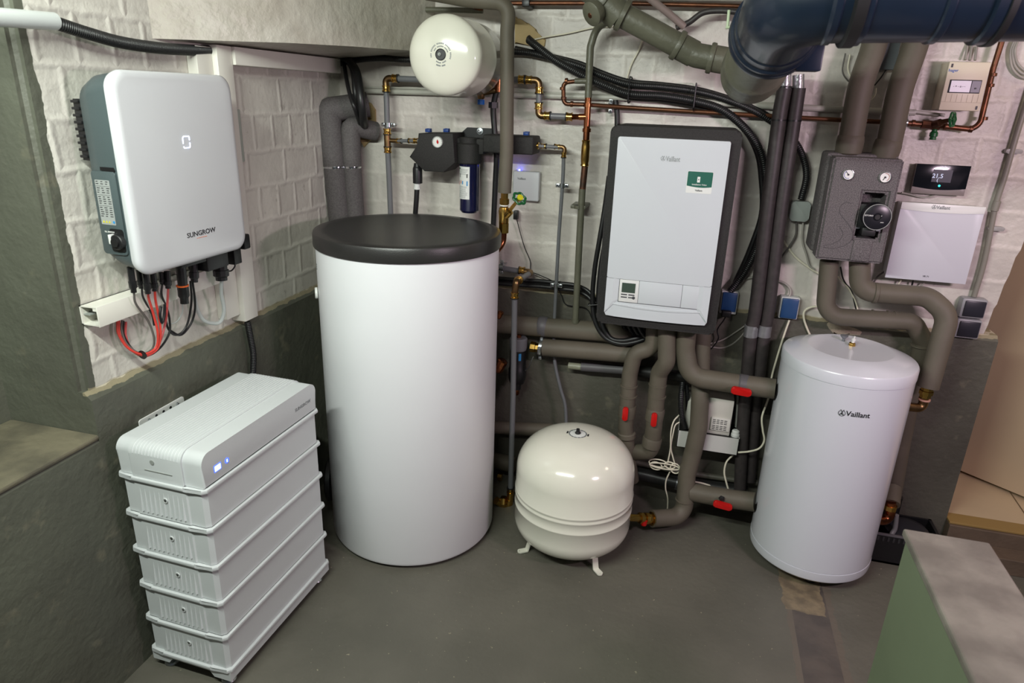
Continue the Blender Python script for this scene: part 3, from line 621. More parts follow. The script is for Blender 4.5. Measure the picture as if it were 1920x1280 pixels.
# ------------------------------------------------------------ expansion vessels
EX, EY, ER = 1.279, -0.502, 0.247
ev = thing('expansion_vessel', 'cream round expansion vessel standing on the floor on short feet', 'expansion vessel', (EX, EY, 0))
prof = [(0, 0.036)]
for k in range(1, 13):
    a = PI/2*k/12; prof.append((ER*math.sin(a)**0.5, 0.036+0.105*(1-math.cos(a))))
for z, rr in ((0.21, ER), (0.214, ER+0.003), (0.218, ER+0.003), (0.222, ER), (0.258, ER), (0.262, ER+0.003), (0.267, ER+0.003), (0.271, ER), (0.279, ER), (0.284, ER+0.004), (0.289, ER+0.003), (0.294, ER), (0.375, ER)): prof.append((rr, z))
for k in range(1, 15):
    a = PI/2*k/14; prof.append((ER*math.cos(a)**0.75 if k < 14 else 0, 0.375+0.16*math.sin(a)))
bm = BM(); lathe(bm, prof, (EX, EY, 0), (0, 0, 1), 96); obj('shell', bm, gloss, ev, ang=60)
ztop = 0.535
bm = BM(); lathe(bm, [(0.012, -0.002), (0.012, 0.006), (0.008, 0.010), (0.007, 0.022), (0, 0.024)], (EX, EY, ztop), (0, 0, 1), 16); obj('valve_cap', bm, black, ev)
bm = BM(); lathe(bm, [(0.056, -0.006), (0.03, -0.0005), (0.013, 0.0007)], (EX, EY, ztop+0.001), (0, 0, 1), 40); lb = obj('round_label', bm, white_l, ev)
for a in range(0, 360, 24):
    t = math.radians(a); bm = BM(); c0 = V(EX+0.035*math.cos(t), EY+0.035*math.sin(t), ztop+0.0002)
    box(bm, (-0.006, -0.0025, 0), (0.006, 0.0025, 0.001), mat=Matrix.Translation(c0) @ Matrix.Rotation(t+PI/2, 4, 'Z')); obj('label_print', bm, gink, lb, False)
for a in (0, 180):
    t = math.radians(a); bm = BM(); c0 = V(EX+0.043*math.cos(t), EY+0.043*math.sin(t), ztop-0.002); box(bm, (-0.009, -0.003, 0), (0.009, 0.003, 0.0025), mat=Matrix.Translation(c0) @ Matrix.Rotation(t+PI/2, 4, 'Z')); obj('label_mark', bm, ink, lb, False)
F1, F2 = at(1118, 1070, z=0), at(987, 1033, z=0); C3 = V(EX, EY, 0); F3 = C3*3-F1-F2
for Fp in (F1, F2, F3):
    dr = (Fp-C3); dr.z = 0; dr.normalize(); sd = V(-dr.y, dr.x, 0); bm = BM(); rr = 0.185; Fp = C3+dr*0.215
    Q = [(0.16, 0.075), (0.19, 0.055), (0.203, 0.006), (0.235, 0.006)]
    for (a, za), (c, zc_) in zip(Q[:-1], Q[1:]):
        dd = V(c-a, 0, zc_-za).normalized(); n_ = V(-dd.z, 0, dd.x)*0.0025
        vs = []
        for s_ in (-0.013, 0.013):
            for (p, zz, q) in ((a, za, -1), (c, zc_, -1), (c, zc_, 1), (a, za, 1)): vs.append(bm.verts.new(C3+dr*(p+n_.x*q)+sd*s_+V(0, 0, max(zz+n_.z*q, 0))))
        for f in ((0, 1, 2, 3), (7, 6, 5, 4), (0, 4, 5, 1), (1, 5, 6, 2), (2, 6, 7, 3), (3, 7, 4, 0)): bm.faces.new([vs[j] for j in f])
    c0 = C3+dr*0.232; lathe(bm, [(0.006, 0), (0.013, 0), (0.013, 0.0055), (0.006, 0.0055), (0.006, 0.0)], c0+V(0, 0, 0.0035), (0, 0, 1), 20)
    obj('foot', bm, gloss, ev)
# upper one, lying with its dome towards the room
U = at(825, 102, d=0.50); UR = 0.141
uv = thing('expansion_vessel', 'smaller cream expansion vessel mounted high, its dome facing the room', 'expansion vessel', (U.x, 0, U.z))
prof = [(0, 0.02)]
for k in range(1, 11):
    a = PI/2*k/10; prof.append((UR*math.sin(a)**0.85, 0.02+0.07*(1-math.cos(a))))
prof += [(UR, 0.20), (UR+0.002, 0.203), (UR+0.002, 0.209), (UR, 0.212), (UR, 0.38)]
for k in range(1, 13):
    a = PI/2*k/12; prof.append((UR*math.cos(a)**0.7 if k < 12 else 0, 0.388+0.050*math.sin(a)))
YB = -0.055
bm = BM(); lathe(bm, prof, (U.x, YB, U.z), (0, -1, 0), 80); obj('shell', bm, gloss, uv, ang=60)
yf = YB-0.438
bm = BM(); lathe(bm, [(0.020, -0.002), (0.020, 0.003), (0.018, 0.004), (0.018, 0.001), (0, 0.001)], (U.x, yf, U.z), (0, -1, 0), 28); cpo = obj('valve_recess', bm, black, uv)
bm = BM(); lathe(bm, [(0.006, 0), (0.006, 0.004), (0.003, 0.005), (0.003, 0.008)], (U.x-0.004, yf-0.001, U.z+0.001), (0, -1, 0), 12); obj('valve', bm, gplast, uv)
for rad, txt, sz, span in ((0.037, 'EXPANSION VESSEL MAX 10 BAR', 0.008, 1), (0.030, 'SERVICE REFLEX', 0.006, -1)):
    for i, ch in enumerate('|'*26 if 1 else txt):
        pass
bm = BM()
for rad, n_, a0, a1, h in ((0.038, 30, -20, 200, 0.005), (0.028, 16, 20, 160, 0.0035), (0.038, 10, 245, 300, 0.005), (0.028, 10, 235, 320, 0.004)):
    for i in range(n_):
        if i % 7 == 5: continue
        t = math.radians(a0+(a1-a0)*i/n_); off_ = 0.0005+0.02*(rad/UR)**2*0.25
        c0 = V(U.x+rad*math.cos(t), yf+0.0004+0.07*(1-math.cos(math.asin(min(1, (rad/UR)**(1/0.85)))))-0.0012, U.z+rad*math.sin(t))
        box(bm, (-0.0016, -0.0006, -h/2), (0.0016, 0.0006, h/2), mat=Matrix.Translation(c0) @ Matrix.Rotation(-(t-PI/2), 4, 'Y'))
obj('label_print', bm, gink, uv, False, label='ring of grey print around the valve')
bm = BM(); box(bm, (U.x-0.03, -0.056, U.z-0.02), (U.x+0.03, 0.0, U.z+0.02), 0.003); obj('wall_bracket', bm, gplast, uv)

# ------------------------------------------------------------ pipe helpers
def pts(L_): return [p if isinstance(p, Vector) else at(p[0], p[1], d=p[2]) for p in L_]
def root(name, label, cat, P, group=None): return thing(name, label, cat, V(P.x, P.y, P.z), group=group)
def pipe(L_, r, m, parent=None, rad=0.0, name='pipe', n=18, label=None, seg=8):
    P = pts(L_); bm = BM(); tube(bm, bend(P, rad, seg) if rad else P, r, n); return obj(name, bm, m, parent, label=label)
def lpipe(L_, r, m, name, label, cat='pipe', rad=0.0, group=None, n=18):
    o = pipe(L_, r, m, None, rad, name, n); return tag(o, label, cat, group)
def sleeve(P, d, r, parent, L_=0.024, m=None, seal=True):
    d = d.normalized(); bm = BM(); q = L_/2
    lathe(bm, [(r*1.0, -q), (r*1.42, -q), (r*1.42, -q*0.6), (r*1.2, -q*0.55), (r*1.25, 0), (r*1.2, q*0.55), (r*1.42, q*0.6), (r*1.42, q), (r*1.0, q)], P, d, 22)
    o = obj('press_sleeve', bm, m or brass, parent)
    if seal:
        bm = BM(); lathe(bm, [(r, q), (r*1.46, q), (r*1.46, q+0.004), (r, q+0.004)], P, d, 20); obj('seal_ring', bm, rubber, o)
    return o
def elbow(a, c, b_, r, parent, m=None, name='elbow'):
    a, c, b_ = pts([a, c, b_]); bm = BM(); tube(bm, bend([a, c, b_], min((a-c).length, (b_-c).length)*0.95, 8), r, 18); return obj(name, bm, m or bronze, parent)
def clamp(P, d, r, label):
    d = d.normalized(); s = d.cross(V(0, 1, 0)).normalized(); t = thing('pipe_clamp', label, 'clamp', P)
    bm = BM(); lathe(bm, [(r+0.001, -0.009), (r+0.0045, -0.009), (r+0.0045, 0.009), (r+0.001, 0.009)], P, d, 24); obj('band', bm, steel, t)
    for q in (-1, 1):
        bm = BM(); c0 = P+s*q*(r+0.011); box(bm, (-0.009, -0.0035, -0.0085), (0.009, 0.0035, 0.0085), 0.003, mat=Matrix.Translation(c0) @ Matrix(((s.x, 0, d.x), (s.y, 1, d.y), (s.z, 0, d.z))).to_4x4()); e = obj('ear', bm, steel, t)
        bm = BM(); lathe(bm, [(0.0055, 0), (0.0055, 0.003), (0.004, 0.005), (0, 0.005)], c0+V(0, -0.003, 0), (0, -1, 0), 12); obj('screw', bm, chrome, e)
    bm = BM(); rod(bm, P+V(0, r, 0), V(P.x, 0, P.z), 0.004, 8); obj('wall_stud', bm, steel, t)
    return t

# ------------------------------------------------------------ painted services along the top of the back wall
lpipe([(676, 170, .025), (960, 178, .025), (1200, 184, .025), (1452, 200, .025), (1577, 205, .025), (1716, 211, .025)], 0.0115, wpaint, 'painted_pipe', 'white painted service pipe running level across the upper back wall')
lpipe([(676, 163, .012), (970, 171, .012), (1449, 194, .012), (1640, 206, .012)], 0.0045, wpaint, 'painted_pipe', 'thin white painted pipe just above the thicker level one')
lpipe([(1714, 209, .03), (1735, 212, .03), (1771, 216, .03)], 0.006, wpaint, 'painted_pipe', 'short thin painted pipe end left of the green tap')
lpipe([(799, 18, .08), (905, 20, .08)], 0.011, gpaint, 'painted_pipe', 'short grey painted pipe with rusty end above the upper vessel')
P = at(905, 18, d=.08); bm = BM(); tube(bm, bend([at(878, 5, d=.12), at(885, 10, d=.1), P], 0.02), 0.011, 10); tag(obj('rusty_pipe', bm, copper_old), 'rusty brown pipe stub above the upper vessel', 'pipe')
lpipe([(955, 6, .07), (1170, 6, .07), (1400, 12, .07)], 0.0085, copper_old, 'copper_pipe', 'dull brown copper pipe along the very top of the wall')
lpipe([(940, -6, .05), (1170, -5, .05), (1400, -2, .05)], 0.009, wpaint, 'painted_pipe', 'white pipe above the brown copper pipe at the frame top')
P = at(987, 5, d=.07); bm = BM(); box(bm, P+V(-0.016, -0.014, -0.016), P+V(0.016, 0.07, 0.016), 0.004); tag(obj('pipe_clip', bm, black), 'black clip on the brown copper pipe at the top', 'clip')
lpipe([(1212, -8, .16), (1250, 22, .13), (1283, 50, .10)], 0.0135, M('pinkish_pipe', (150, 132, 128), 0.45), 'painted_pipe', 'pinkish grey pipe slanting down behind the big drain pipe', rad=0.02)
bm = BM(); tube(bm, spl(pts([(1268, 52, .09), (1292, 42, .10), (1318, 24, .11), (1350, 20, .12), (1388, 23, .13)])), 0.011, 12); tag(obj('hose', bm, dfoam), 'dark hose arching above the big drain pipe', 'hose')

# copper riser, loop and long level copper pipe
cr = root('copper_riser', 'upright pipe, bare copper in the middle and grey painted above and below', 'pipe', at(1080, 600, d=.115))
pipe([(1140, 40, .17), (1118, 52, .11), (1107, 88, .115), (1105, 130, .115), (1103, 183, .115)], 0.0145, gpaint, cr, 0.06, 'painted_pipe')
pipe([(1103, 181, .115), (1099, 262, .115)], 0.0135, copper, cr); pipe([(1097, 308, .115), (1092, 358, .115)], 0.0138, M('tarnished_copper', (126, 84, 64), 0.4, 0.8, rgb2=(84, 70, 62), vscale=30), cr)
pipe([(1092, 354, .115), (1087, 440, .115), (1079, 600, .115)], 0.0145, gpaint, cr, 0, 'painted_pipe')
P, Q = pts([(1099, 262, .115), (1096, 312, .115)]); dq = (Q-P).normalized(); Lq = (Q-P).length
bm = BM(); lathe(bm, [(0.014, 0), (0.0175, 0.003), (0.0165, 0.008), (0.0155, 0.012), (0.0175, Lq*0.25), (0.0175, Lq*0.75), (0.0155, Lq-0.012), (0.0175, Lq-0.004), (0.014, Lq)], P, dq, 24); obj('coupling', bm, brass, cr)
for py in (197, 244): Pp = at(1102 if py < 200 else 1100, py, d=.115); bm = BM(); lathe(bm, [(0.0135, -0.008), (0.0175, -0.007), (0.0175, 0.007), (0.0135, 0.008)], Pp, dq, 20); obj('socket_ring', bm, copper, cr)
pipe([(1101, 219, .115), (1086, 219, .115)], 0.013, copper, cr, 0, 'tee_branch')
P = at(1079, 602, d=.115); bm = BM(); lathe(bm, [(0.0165, -0.01), (0.0165, 0.008), (0.011, 0.014), (0, 0.015)], P, (0, 0, -1), 20); obj('end_cap', bm, gpaint, cr)
clp = at(1084, 388, d=.115); bm = BM(); lathe(bm, [(0.0145, -0.007), (0.018, -0.007), (0.018, 0.007), (0.0145, 0.007)], clp, (0, 0, 1), 20); box(bm, clp+V(-0.032, -0.006, -0.007), clp+V(0.032, 0.114, 0.007), 0.002); tag(obj('pipe_clamp', bm, gpaint), 'grey painted clamp on the lower part of the copper riser', 'clamp')
lp = root('copper_loop', 'small copper loop left of the riser, feeding the level pipe', 'pipe', at(1057, 183, d=.115))
pipe([(1100, 152, .115), (1078, 152, .115)], 0.011, gpaint, lp, 0, 'painted_stub')
pipe([(1082, 152, .115), (1056, 155, .115), (1057, 195, .115), (1098, 196, .115)], 0.0085, copper_old, lp, 0.02)
for a, b_ in (((1062, 152), 0), ((1055, 166), 1), ((1057, 184), 1), ((1072, 195), 0)):
    Pp = at(a[0], a[1], d=.115); bm = BM(); lathe(bm, [(0.0088, -0.006), (0.0115, -0.005), (0.0115, 0.005), (0.0088, 0.006)], Pp, (0, 0, 1) if b_ else (1, 0, 0), 16); obj('socket_ring', bm, copper_old, lp)
lpipe([(1100, 196, .10), (1125, 198, .075), (1200, 203, .055), (1452, 218, .055), (1577, 225, .055), (1712, 231, .055)], 0.0085, M('brown_copper', (126, 84, 60), 0.38, 0.75, rgb2=(106, 72, 52), vscale=6), 'copper_pipe', 'long level copper pipe running behind cables to the green tap')
P = at(1145, 199, d=.055); clamp(P, V(1, 0, 0), 0.0085, 'zinc clamp holding the long level copper pipe above the heating unit')
# right hand copper with stop valve
cv = root('copper_pipe', 'copper pipe with soldered sockets climbing the wall right of the meter box', 'pipe', at(1830, 242, d=.06))
pipe([(1700, 231, .06), (1745, 234, .06), (1835, 244, .06), (1862, 130, .06), (1880, 72, .06)], 0.0098, copper_old, cv, 0.035)
for px, py, v in ((1712, 231, 0), (1772, 237, 0), (1820, 242, 0), (1845, 222, 1), (1857, 160, 1), (1862, 140, 1)):
    Pp = at(px, py, d=.06); dd = (at(1862, 130, d=.06)-at(1835, 244, d=.06)) if v else V(1, 0, -0.02); bm = BM(); lathe(bm, [(0.0098, -0.006), (0.0125, -0.005), (0.0125, 0.005), (0.0098, 0.006)], Pp, dd, 18); obj('socket_ring', bm, copper_old, cv)
sv = root('stop_valve', 'brass stop valve with a green wheel below the meter box', 'valve', at(1745, 234, d=.06))
P, Q = pts([(1728, 233, .06), (1762, 236, .06)]); bm = BM(); rod(bm, P, Q, 0.016, 8); obj('body', bm, copper_old, sv)
P, Q = pts([(1752, 233, .07), (1780, 225, .12)]); bm = BM(); lathe(bm, [(0.014, 0), (0.014, 0.025), (0.01, 0.03), (0.007, (Q-P).length)], P, Q-P, 16); obj('bonnet', bm, copper_old, sv)
def handwheel(P, d, R, parent, m=green_p, lobes=6):
    d = d.normalized(); s, t = frame(d); bm = BM(); k = 36
    out_ = [(R*(1+0.10*math.cos(lobes*2*PI*i/k))*math.cos(2*PI*i/k), R*(1+0.10*math.cos(lobes*2*PI*i/k))*math.sin(2*PI*i/k)) for i in range(k+1)]
    tube(bm, [P+s*a+t*c for a, c in out_], R*0.2, 8, False)
    for q in range(3):
        a = 2*PI*q/3; tube(bm, [P, P+s*R*math.cos(a)+t*R*math.sin(a)], R*0.15, 8)
    lathe(bm, [(R*0.35, -0.004), (R*0.35, 0.005), (R*0.2, 0.007)], P, d, 16)
    return obj('hand_wheel', bm, m, parent, label='green lobed hand wheel')
handwheel(at(1786, 224, d=.125), V(0.8, -0.6, 0.1), 0.023, sv)
P = at(1752, 246, d=.06); bm = BM(); lathe(bm, [(0.012, -0.02), (0.009, -0.008), (0.009, 0.0), (0.014, 0.006), (0.014, 0.018), (0.01, 0.02), (0.012, 0.03), (0, 0.03)], P, (0, 0, -1), 14); obj('drain_cock', bm, green_p, sv, label='green drain cock')
clamp(at(1696, 230, d=.06), V(1, 0, 0), 0.0098, 'clamp on the copper pipe left of the green tap')

# ------------------------------------------------------------ grey composite pipes with brass press fittings
ra, rb_ = 0.0125, 0.008
A = root('press_fit_pipework', 'grey pipework with brass fittings left of the black filter, turning level under the vessel', 'pipework', at(730, 398, d=.09))
X0 = .09
elbow((738, 147, X0), (723, 147, X0), (724, 166, X0), ra*1.15, A)
pipe([(735, 147, X0), (860, 152, X0), (975, 149, X0)], ra, gpipe, A); sleeve(at(741, 147, d=X0), V(1, 0, 0), ra, A)
pipe([(724, 160, X0), (727, 262, X0)], ra, gpipe, A); sleeve(at(724, 166, d=X0), V(0, 0, -1), ra, A); sleeve(at(726, 246, d=X0), V(0, 0, -1), ra, A)
pipe([(726, 250, X0), (727, 276, X0)], ra*1.2, bronze, A, name='tee'); pipe([(727, 263, X0), (744, 264, X0)], rb_*1.2, bronze, A, name='tee_branch')
sleeve(at(727, 281, d=X0), V(0, 0, 1), ra, A); pipe([(727, 278, X0), (730, 340, X0), (733, 415, X0)], ra, gpipe, A)
pipe([(742, 264, X0), (786, 264, X0+.02)], rb_, gpipe, A); sleeve(at(748, 264, d=X0), V(1, 0, 0), rb_, A, 0.02); sleeve(at(771, 264, d=X0+.01), V(-1, 0, 0), rb_, A, 0.02); sleeve(at(780, 264, d=X0+.015), V(1, 0, 0), rb_*1.1, A, 0.018, seal=False)
clamp(at(728, 234, d=X0), V(0, 0, 1), ra, 'zinc pipe clamp on the upright grey pipe left of the filter')
B_ = root('press_fit_pipework', 'stepped grey pipe with brass elbows between the brown riser and copper tee', 'pipework', at(1025, 217, d=X0))
sleeve(at(978, 149, d=X0), V(1, 0, 0), ra, B_); sleeve(at(992, 150, d=X0), V(-1, 0, 0), ra, B_)
elbow((996, 150, X0), (1011, 151, X0), (1011, 168, X0), ra*1.12, B_); sleeve(at(1011, 169, d=X0), V(0, 0, -1), ra, B_)
pipe([(1011, 165, X0), (1010, 204, X0)], ra, gpipe, B_); sleeve(at(1010, 199, d=X0), V(0, 0, 1), ra, B_)
elbow((1010, 202, X0), (1010, 217, X0), (1024, 217, X0), ra*1.12, B_); sleeve(at(1026, 217, d=X0), V(1, 0, 0), ra, B_)
pipe([(1024, 217, X0), (1072, 219, X0)], ra, gpipe, B_); sleeve(at(1068, 219, d=X0), V(-1, 0, 0), ra, B_); pipe([(1074, 219, X0), (1092, 219, .11)], ra*0.95, copper, B_, name='transition')
Cc = root('press_fit_pipework', 'thin grey pipe leaving the right filter block and running down the wall', 'pipework', at(1061, 797, d=.1))
sleeve(at(1006, 273, d=.11), V(1, 0, 0), rb_*1.3, Cc, 0.02, seal=False); pipe([(1000, 273, .11), (1052, 276, X0)], rb_, gpipe, Cc); sleeve(at(1019, 274, d=.1), V(1, 0, 0), rb_, Cc, 0.02); sleeve(at(1045, 275, d=X0), V(-1, 0, 0), rb_, Cc, 0.02)
elbow((1048, 275, X0), (1059, 276, X0), (1058, 288, X0), rb_*1.15, Cc); sleeve(at(1057, 290, d=X0), V(0, 0, -1), rb_, Cc, 0.02)
bm = BM(); tube(bm, spl(pts([(1057, 286, X0), (1055, 342, X0), (1048, 440, X0), (1043, 534, X0), (1040, 590, X0), (1038, 640, X0), (1041, 684, X0), (1051, 728, X0), (1060, 762, X0), (1062, 815, X0)])), rb_, 14); obj('pipe', bm, gpipe, Cc)
clamp(at(1054, 348, d=X0), V(0, 0, 1), rb_, 'upper zinc clamp on the thin grey pipe, in front of white bricks'); clamp(at(1043, 535, d=X0), V(0, 0, 1), rb_, 'lower zinc clamp on the thin grey pipe, among black cables')
D_ = root('press_fit_pipework', 'grey pipe standing in front of the gap right of the big tank', 'pipework', at(957, 930, d=.30))
clamp(at(941, 500, d=.08), V(1, 0, 0), ra, 'zinc clamp on the grey pipe just right of the tank lid')
pipe([(925, 500, .08), (986, 510, .08)], ra, gpipe, D_); sleeve(at(979, 507, d=.08), V(-1, 0, 0), ra, D_)
a_, b2_, c2_ = pts([(994, 512, .09), (968, 528, .30), (965, 556, .30)])
elbow((984, 509, .08), (996, 510, .08), a_.lerp(b2_, .12), ra*1.15, D_); pipe([a_.lerp(b2_, .1), a_.lerp(b2_, .9)], ra, gpipe, D_); sleeve(a_.lerp(b2_, .85), a_-b2_, ra, D_)
elbow(a_.lerp(b2_, .9), b2_, (965, 550, .30), ra*1.15, D_); sleeve(at(965, 553, d=.30), V(0, 0, -1), ra, D_)
pipe([(965, 550, .30), (962, 740, .30), (957, 922, .30)], ra, gpipe, D_); sleeve(at(957, 919, d=.30), V(0, 0, 1), ra, D_)
pipe([(957, 922, .30), (955, 945, .30)], ra*1.3, brass, D_, name='union'); elbow((955, 935, .30), (953, 950, .30), (930, 938, .34), ra*1.5, D_, brass)
P = at(944, 940, d=.32); bm = BM(); lathe(bm, [(0.026, -0.012), (0.028, -0.008), (0.028, 0.008), (0.026, 0.012)], P, V(1, 0, 0.1), 6); obj('union_nut', bm, brass, D_)

# ------------------------------------------------------------ filter assembly
DF = .2
fa = root('filter_station', 'black foam clad water filter station with pressure dial and dark bowl', 'water filter', at(860, 300, d=.1))
def polyfront(L_, d): P = [at(a, b_, d=d) for a, b_ in L_]; return [(p.x, p.z) for p in P]
bm = BM(); prism(bm, polyfront([(784, 250), (849, 250), (853, 305), (832, 323), (795, 321), (767, 294), (783, 276)], DF), (0, -DF, 0), (1, 0, 0), (0, 0, 1), (0, 0.15, 0), 0.006, 2); hb = obj('left_foam_block', bm, epp, fa)
P0, P1 = at(905, 252, d=DF-.02), at(999, 291, d=DF-.02)
bm = BM(); box(bm, (P0.x, -DF+.02, P1.z), (P1.x, -0.05, P0.z), 0.008, 3); obj('right_foam_block', bm, epp, fa)
bm = BM(); P0, P1 = at(850, 258, d=DF-.05), at(906, 290, d=DF-.05); box(bm, (P0.x, -DF+.05, P1.z), (P1.x, -0.05, P0.z), 0.006, 2); obj('centre_foam_block', bm, epp, fa)
P = at(821, 266, d=DF); P.y = -DF
bm = BM(); lathe(bm, [(0.023, 0), (0.023, 0.006), (0.0215, 0.008), (0.0205, 0.0065), (0, 0.0065)], P+V(0, 0.001, 0), (0, -1, 0), 32); g = obj('pressure_dial', bm, dialm, fa, label='white pressure dial with a red pointer')
bm = BM(); lathe(bm, [(0.0205, 0.006), (0.0235, 0.006), (0.0235, 0.0085), (0.0205, 0.0085), (0.0205, 0.006)], P+V(0, 0.001, 0), (0, -1, 0), 32); obj('bezel', bm, gplast, g)
bm = BM(); prism(bm, [(-0.0015, -0.004), (0.0035, -0.006), (0.006, 0.002), (0.0008, 0.012), (-0.0008, 0.012), (-0.004, 0.002)], P+V(0, -0.006, -0.002), (1, 0, 0), (0, 0, 1), (0, -0.0006, 0)); obj('pointer', bm, red, g, False)
bm = BM()
for k in range(11):
    t = math.radians(-45+27*k); rod(bm, P+V(0.0165*math.cos(t), -0.0058, 0.0165*math.sin(t)), P+V(0.0185*math.cos(t), -0.0058, 0.0185*math.sin(t)), 0.0004, 4)
obj('dial_marks', bm, ink, g)
for px, py in ((803, 244), (837, 244), (987, 250)):
    P = at(px, py, d=DF-.02); bm = BM(); box(bm, P+V(-0.012, -0.008, -0.008), P+V(0.010, 0.02, 0.006), 0.002); box(bm, P+V(-0.004, -0.012, 0.003), P+V(0.014, 0.004, 0.008), 0.002); obj('blue_clip', bm, blue_t, fa)
P0, P1 = at(868, 254, d=.05), at(930, 241, d=.05)
bm = BM(); prism(bm, [(P0.x-.02, P0.z-.06), (P0.x-.02, P0.z), (P0.x+0.02, P1.z), (P1.x, P1.z), (P1.x, P0.z-.06)], (0, -0.052, 0), (1, 0, 0), (0, 0, 1), (0, 0.006, 0)); obj('back_plate', bm, black, fa)
P = at(899, 246, d=.06); bm = BM(); lathe(bm, [(0.014, 0), (0.014, 0.003), (0.008, 0.0035), (0.008, 0.009), (0.004, 0.010), (0, 0.008)], V(P.x, -0.052, P.z), (0, -1, 0), 20); obj('bolt', bm, steel, fa)
c0 = at(880, 286, d=.13); hw = wid(47/2, c0)
bm = BM(); za, zb_ = at(880, 268, d=.13).z, at(880, 306, d=.13).z
lathe(bm, [(hw*0.8, za-zb_+.022), (hw*0.8, za-zb_+.002), (hw, za-zb_-.004), (hw, 0.004), (hw-.004, 0)], V(c0.x, -.13, zb_), (0, 0, 1), 40); obj('bowl_nut', bm, epp, fa)
c1 = at(885, 340, d=.13); hr = wid(37/2, c1); zc_ = at(885, 398, d=.13).z
bm = BM(); lathe(bm, [(0, 0.0), (hr*0.8, 0.0), (hr, 0.010), (hr*1.0, 0.10), (hr*1.02, zb_-zc_+0.004)], V(c0.x+0.003, -.13, zc_), (0, 0, 1), 40); bw_ = obj('filter_bowl', bm, bowl_m, fa, label='dark blue transparent looking filter bowl')
ctr = V(c0.x+0.003, -.13, 0); aL = math.radians(-90-14); la0, la1 = -1.0, 0.55
zl0, zl1 = at(880, 374, d=.17).z, at(880, 313, d=.17).z
def cylpatch(bm, c, r, a0, a1, z0, z1, th=0.0008, n=16):
    I = []; O = []
    for k in range(n+1):
        a = a0+(a1-a0)*k/n
        for L2, rr in ((I, r), (O, r+th)): L2.append([bm.verts.new((c.x+rr*math.cos(a), c.y+rr*math.sin(a), z)) for z in (z0, z1)])
    for k in range(n):
        bm.faces.new((O[k][0], O[k+1][0], O[k+1][1], O[k][1])); bm.faces.new((I[k][1], I[k+1][1], I[k+1][0], I[k][0]))
        bm.faces.new((O[k][1], O[k+1][1], I[k+1][1], I[k][1])); bm.faces.new((I[k][0], I[k+1][0], O[k+1][0], O[k][0]))
    for k in (0, n): bm.faces.new((I[k][0], O[k][0], O[k][1], I[k][1]))
bm = BM(); cylpatch(bm, ctr, hr+0.0005, aL+la0, aL+la1, zl0, zl1); lb = obj('bowl_label', bm, white_l, bw_)
bm = BM()
for k in range(24):
    z = zl1-0.012-k*0.0052
    if 5 <= k <= 13: continue
    cylpatch(bm, ctr, hr+0.0014, aL+la0+0.1, aL+la1-0.12-0.3*random.random(), z, z+0.0014, 0.0003, 8)
obj('label_print', bm, gink, lb, False)
for nm, m_, a0, a1, z0, z1 in (('label_mark', green_p, la0+.1, la0+.45, .006, .011), ('label_mark', ink, la0+.35, la0+.45, .03, .046), ('label_mark', ink, la1-.3, la1-.2, .03, .046), ('label_mark', red, la0+.1, la0+.2, .062, .08), ('label_mark', M('mark_orange', (190, 110, 50), .5), la0+.5, la0+.62, .058, .072), ('label_mark', M('mark_blue', (50, 140, 200), .5), la0+.75, la0+.87, .06, .074), ('label_mark', M('mark_blue', (50, 140, 200), .5), la1-.3, la1-.18, .06, .08)):
    bm = BM(); cylpatch(bm, ctr, hr+0.0014, aL+a0, aL+a1, zl1-z1, zl1-z0, 0.0004, 4); obj(nm, bm, m_, lb, False)
P = at(783, 330, d=.16); bm = BM(); lathe(bm, [(0.015, 0.055), (0.017, 0.04), (0.019, 0.038), (0.021, 0.03), (0.021, -0.03), (0.016, -0.032)], P, (0, 0, 1), 20); obj('outlet_socket', bm, black, fa)
P = at(782, 346, d=.16); bm = BM(); lathe(bm, [(0.0155, 0), (0.0155, 0.008), (0.0135, 0.009), (0.0135, 0.03)], P+V(0, 0, -0.02), (0, 0, 1), 20); obj('white_collar', bm, plast, fa)
lpipe([(782, 350, .16), (781, 372, .16), (778, 412, .15)], 0.0115, black_c, 'hose', 'black hose hanging from the left filter outlet', 'hose')
# safety group and black pipe behind the riser
bp_ = root('drain_pipe', 'black upright plastic pipe behind the brown insulated riser', 'pipe', at(925, 416, d=.08))
bm = BM(); tube(bm, spl(pts([(932, 165, .08), (925, 202, .08), (927, 240, .08), (931, 290, .08), (929, 340, .06), (925, 425, .05)])), 0.0125, 14); obj('pipe', bm, black, bp_)
P = at(925, 197, d=.08); bm = BM(); rod(bm, P+V(0, 0, -0.012), P+V(0, 0, 0.012), 0.021, 6); obj('flange', bm, black, bp_)
sg = root('safety_valve', 'brass safety valve with a blue cap under the upper vessel', 'valve', at(901, 178, d=.10))
P = at(902, 180, d=.10); bm = BM(); lathe(bm, [(0.012, -0.012), (0.016, -0.006), (0.016, 0.012), (0.010, 0.02)], P, (0, 0, 1), 12); obj('body', bm, bronze, sg)
bm = BM(); lathe(bm, [(0.0155, 0), (0.0155, 0.018), (0.0145, 0.02)], P+V(0, 0, -0.034), (0, 0, 1), 8); obj('blue_cap', bm, M('cap_blue', (36, 110, 200), 0.4), sg)
pipe([(903, 175, .10), (935, 168, .09)], 0.012, bronze, sg, name='branch'); pipe([(934, 172, .09), (935, 145, .09)], 0.017, copper, sg, name='tee')

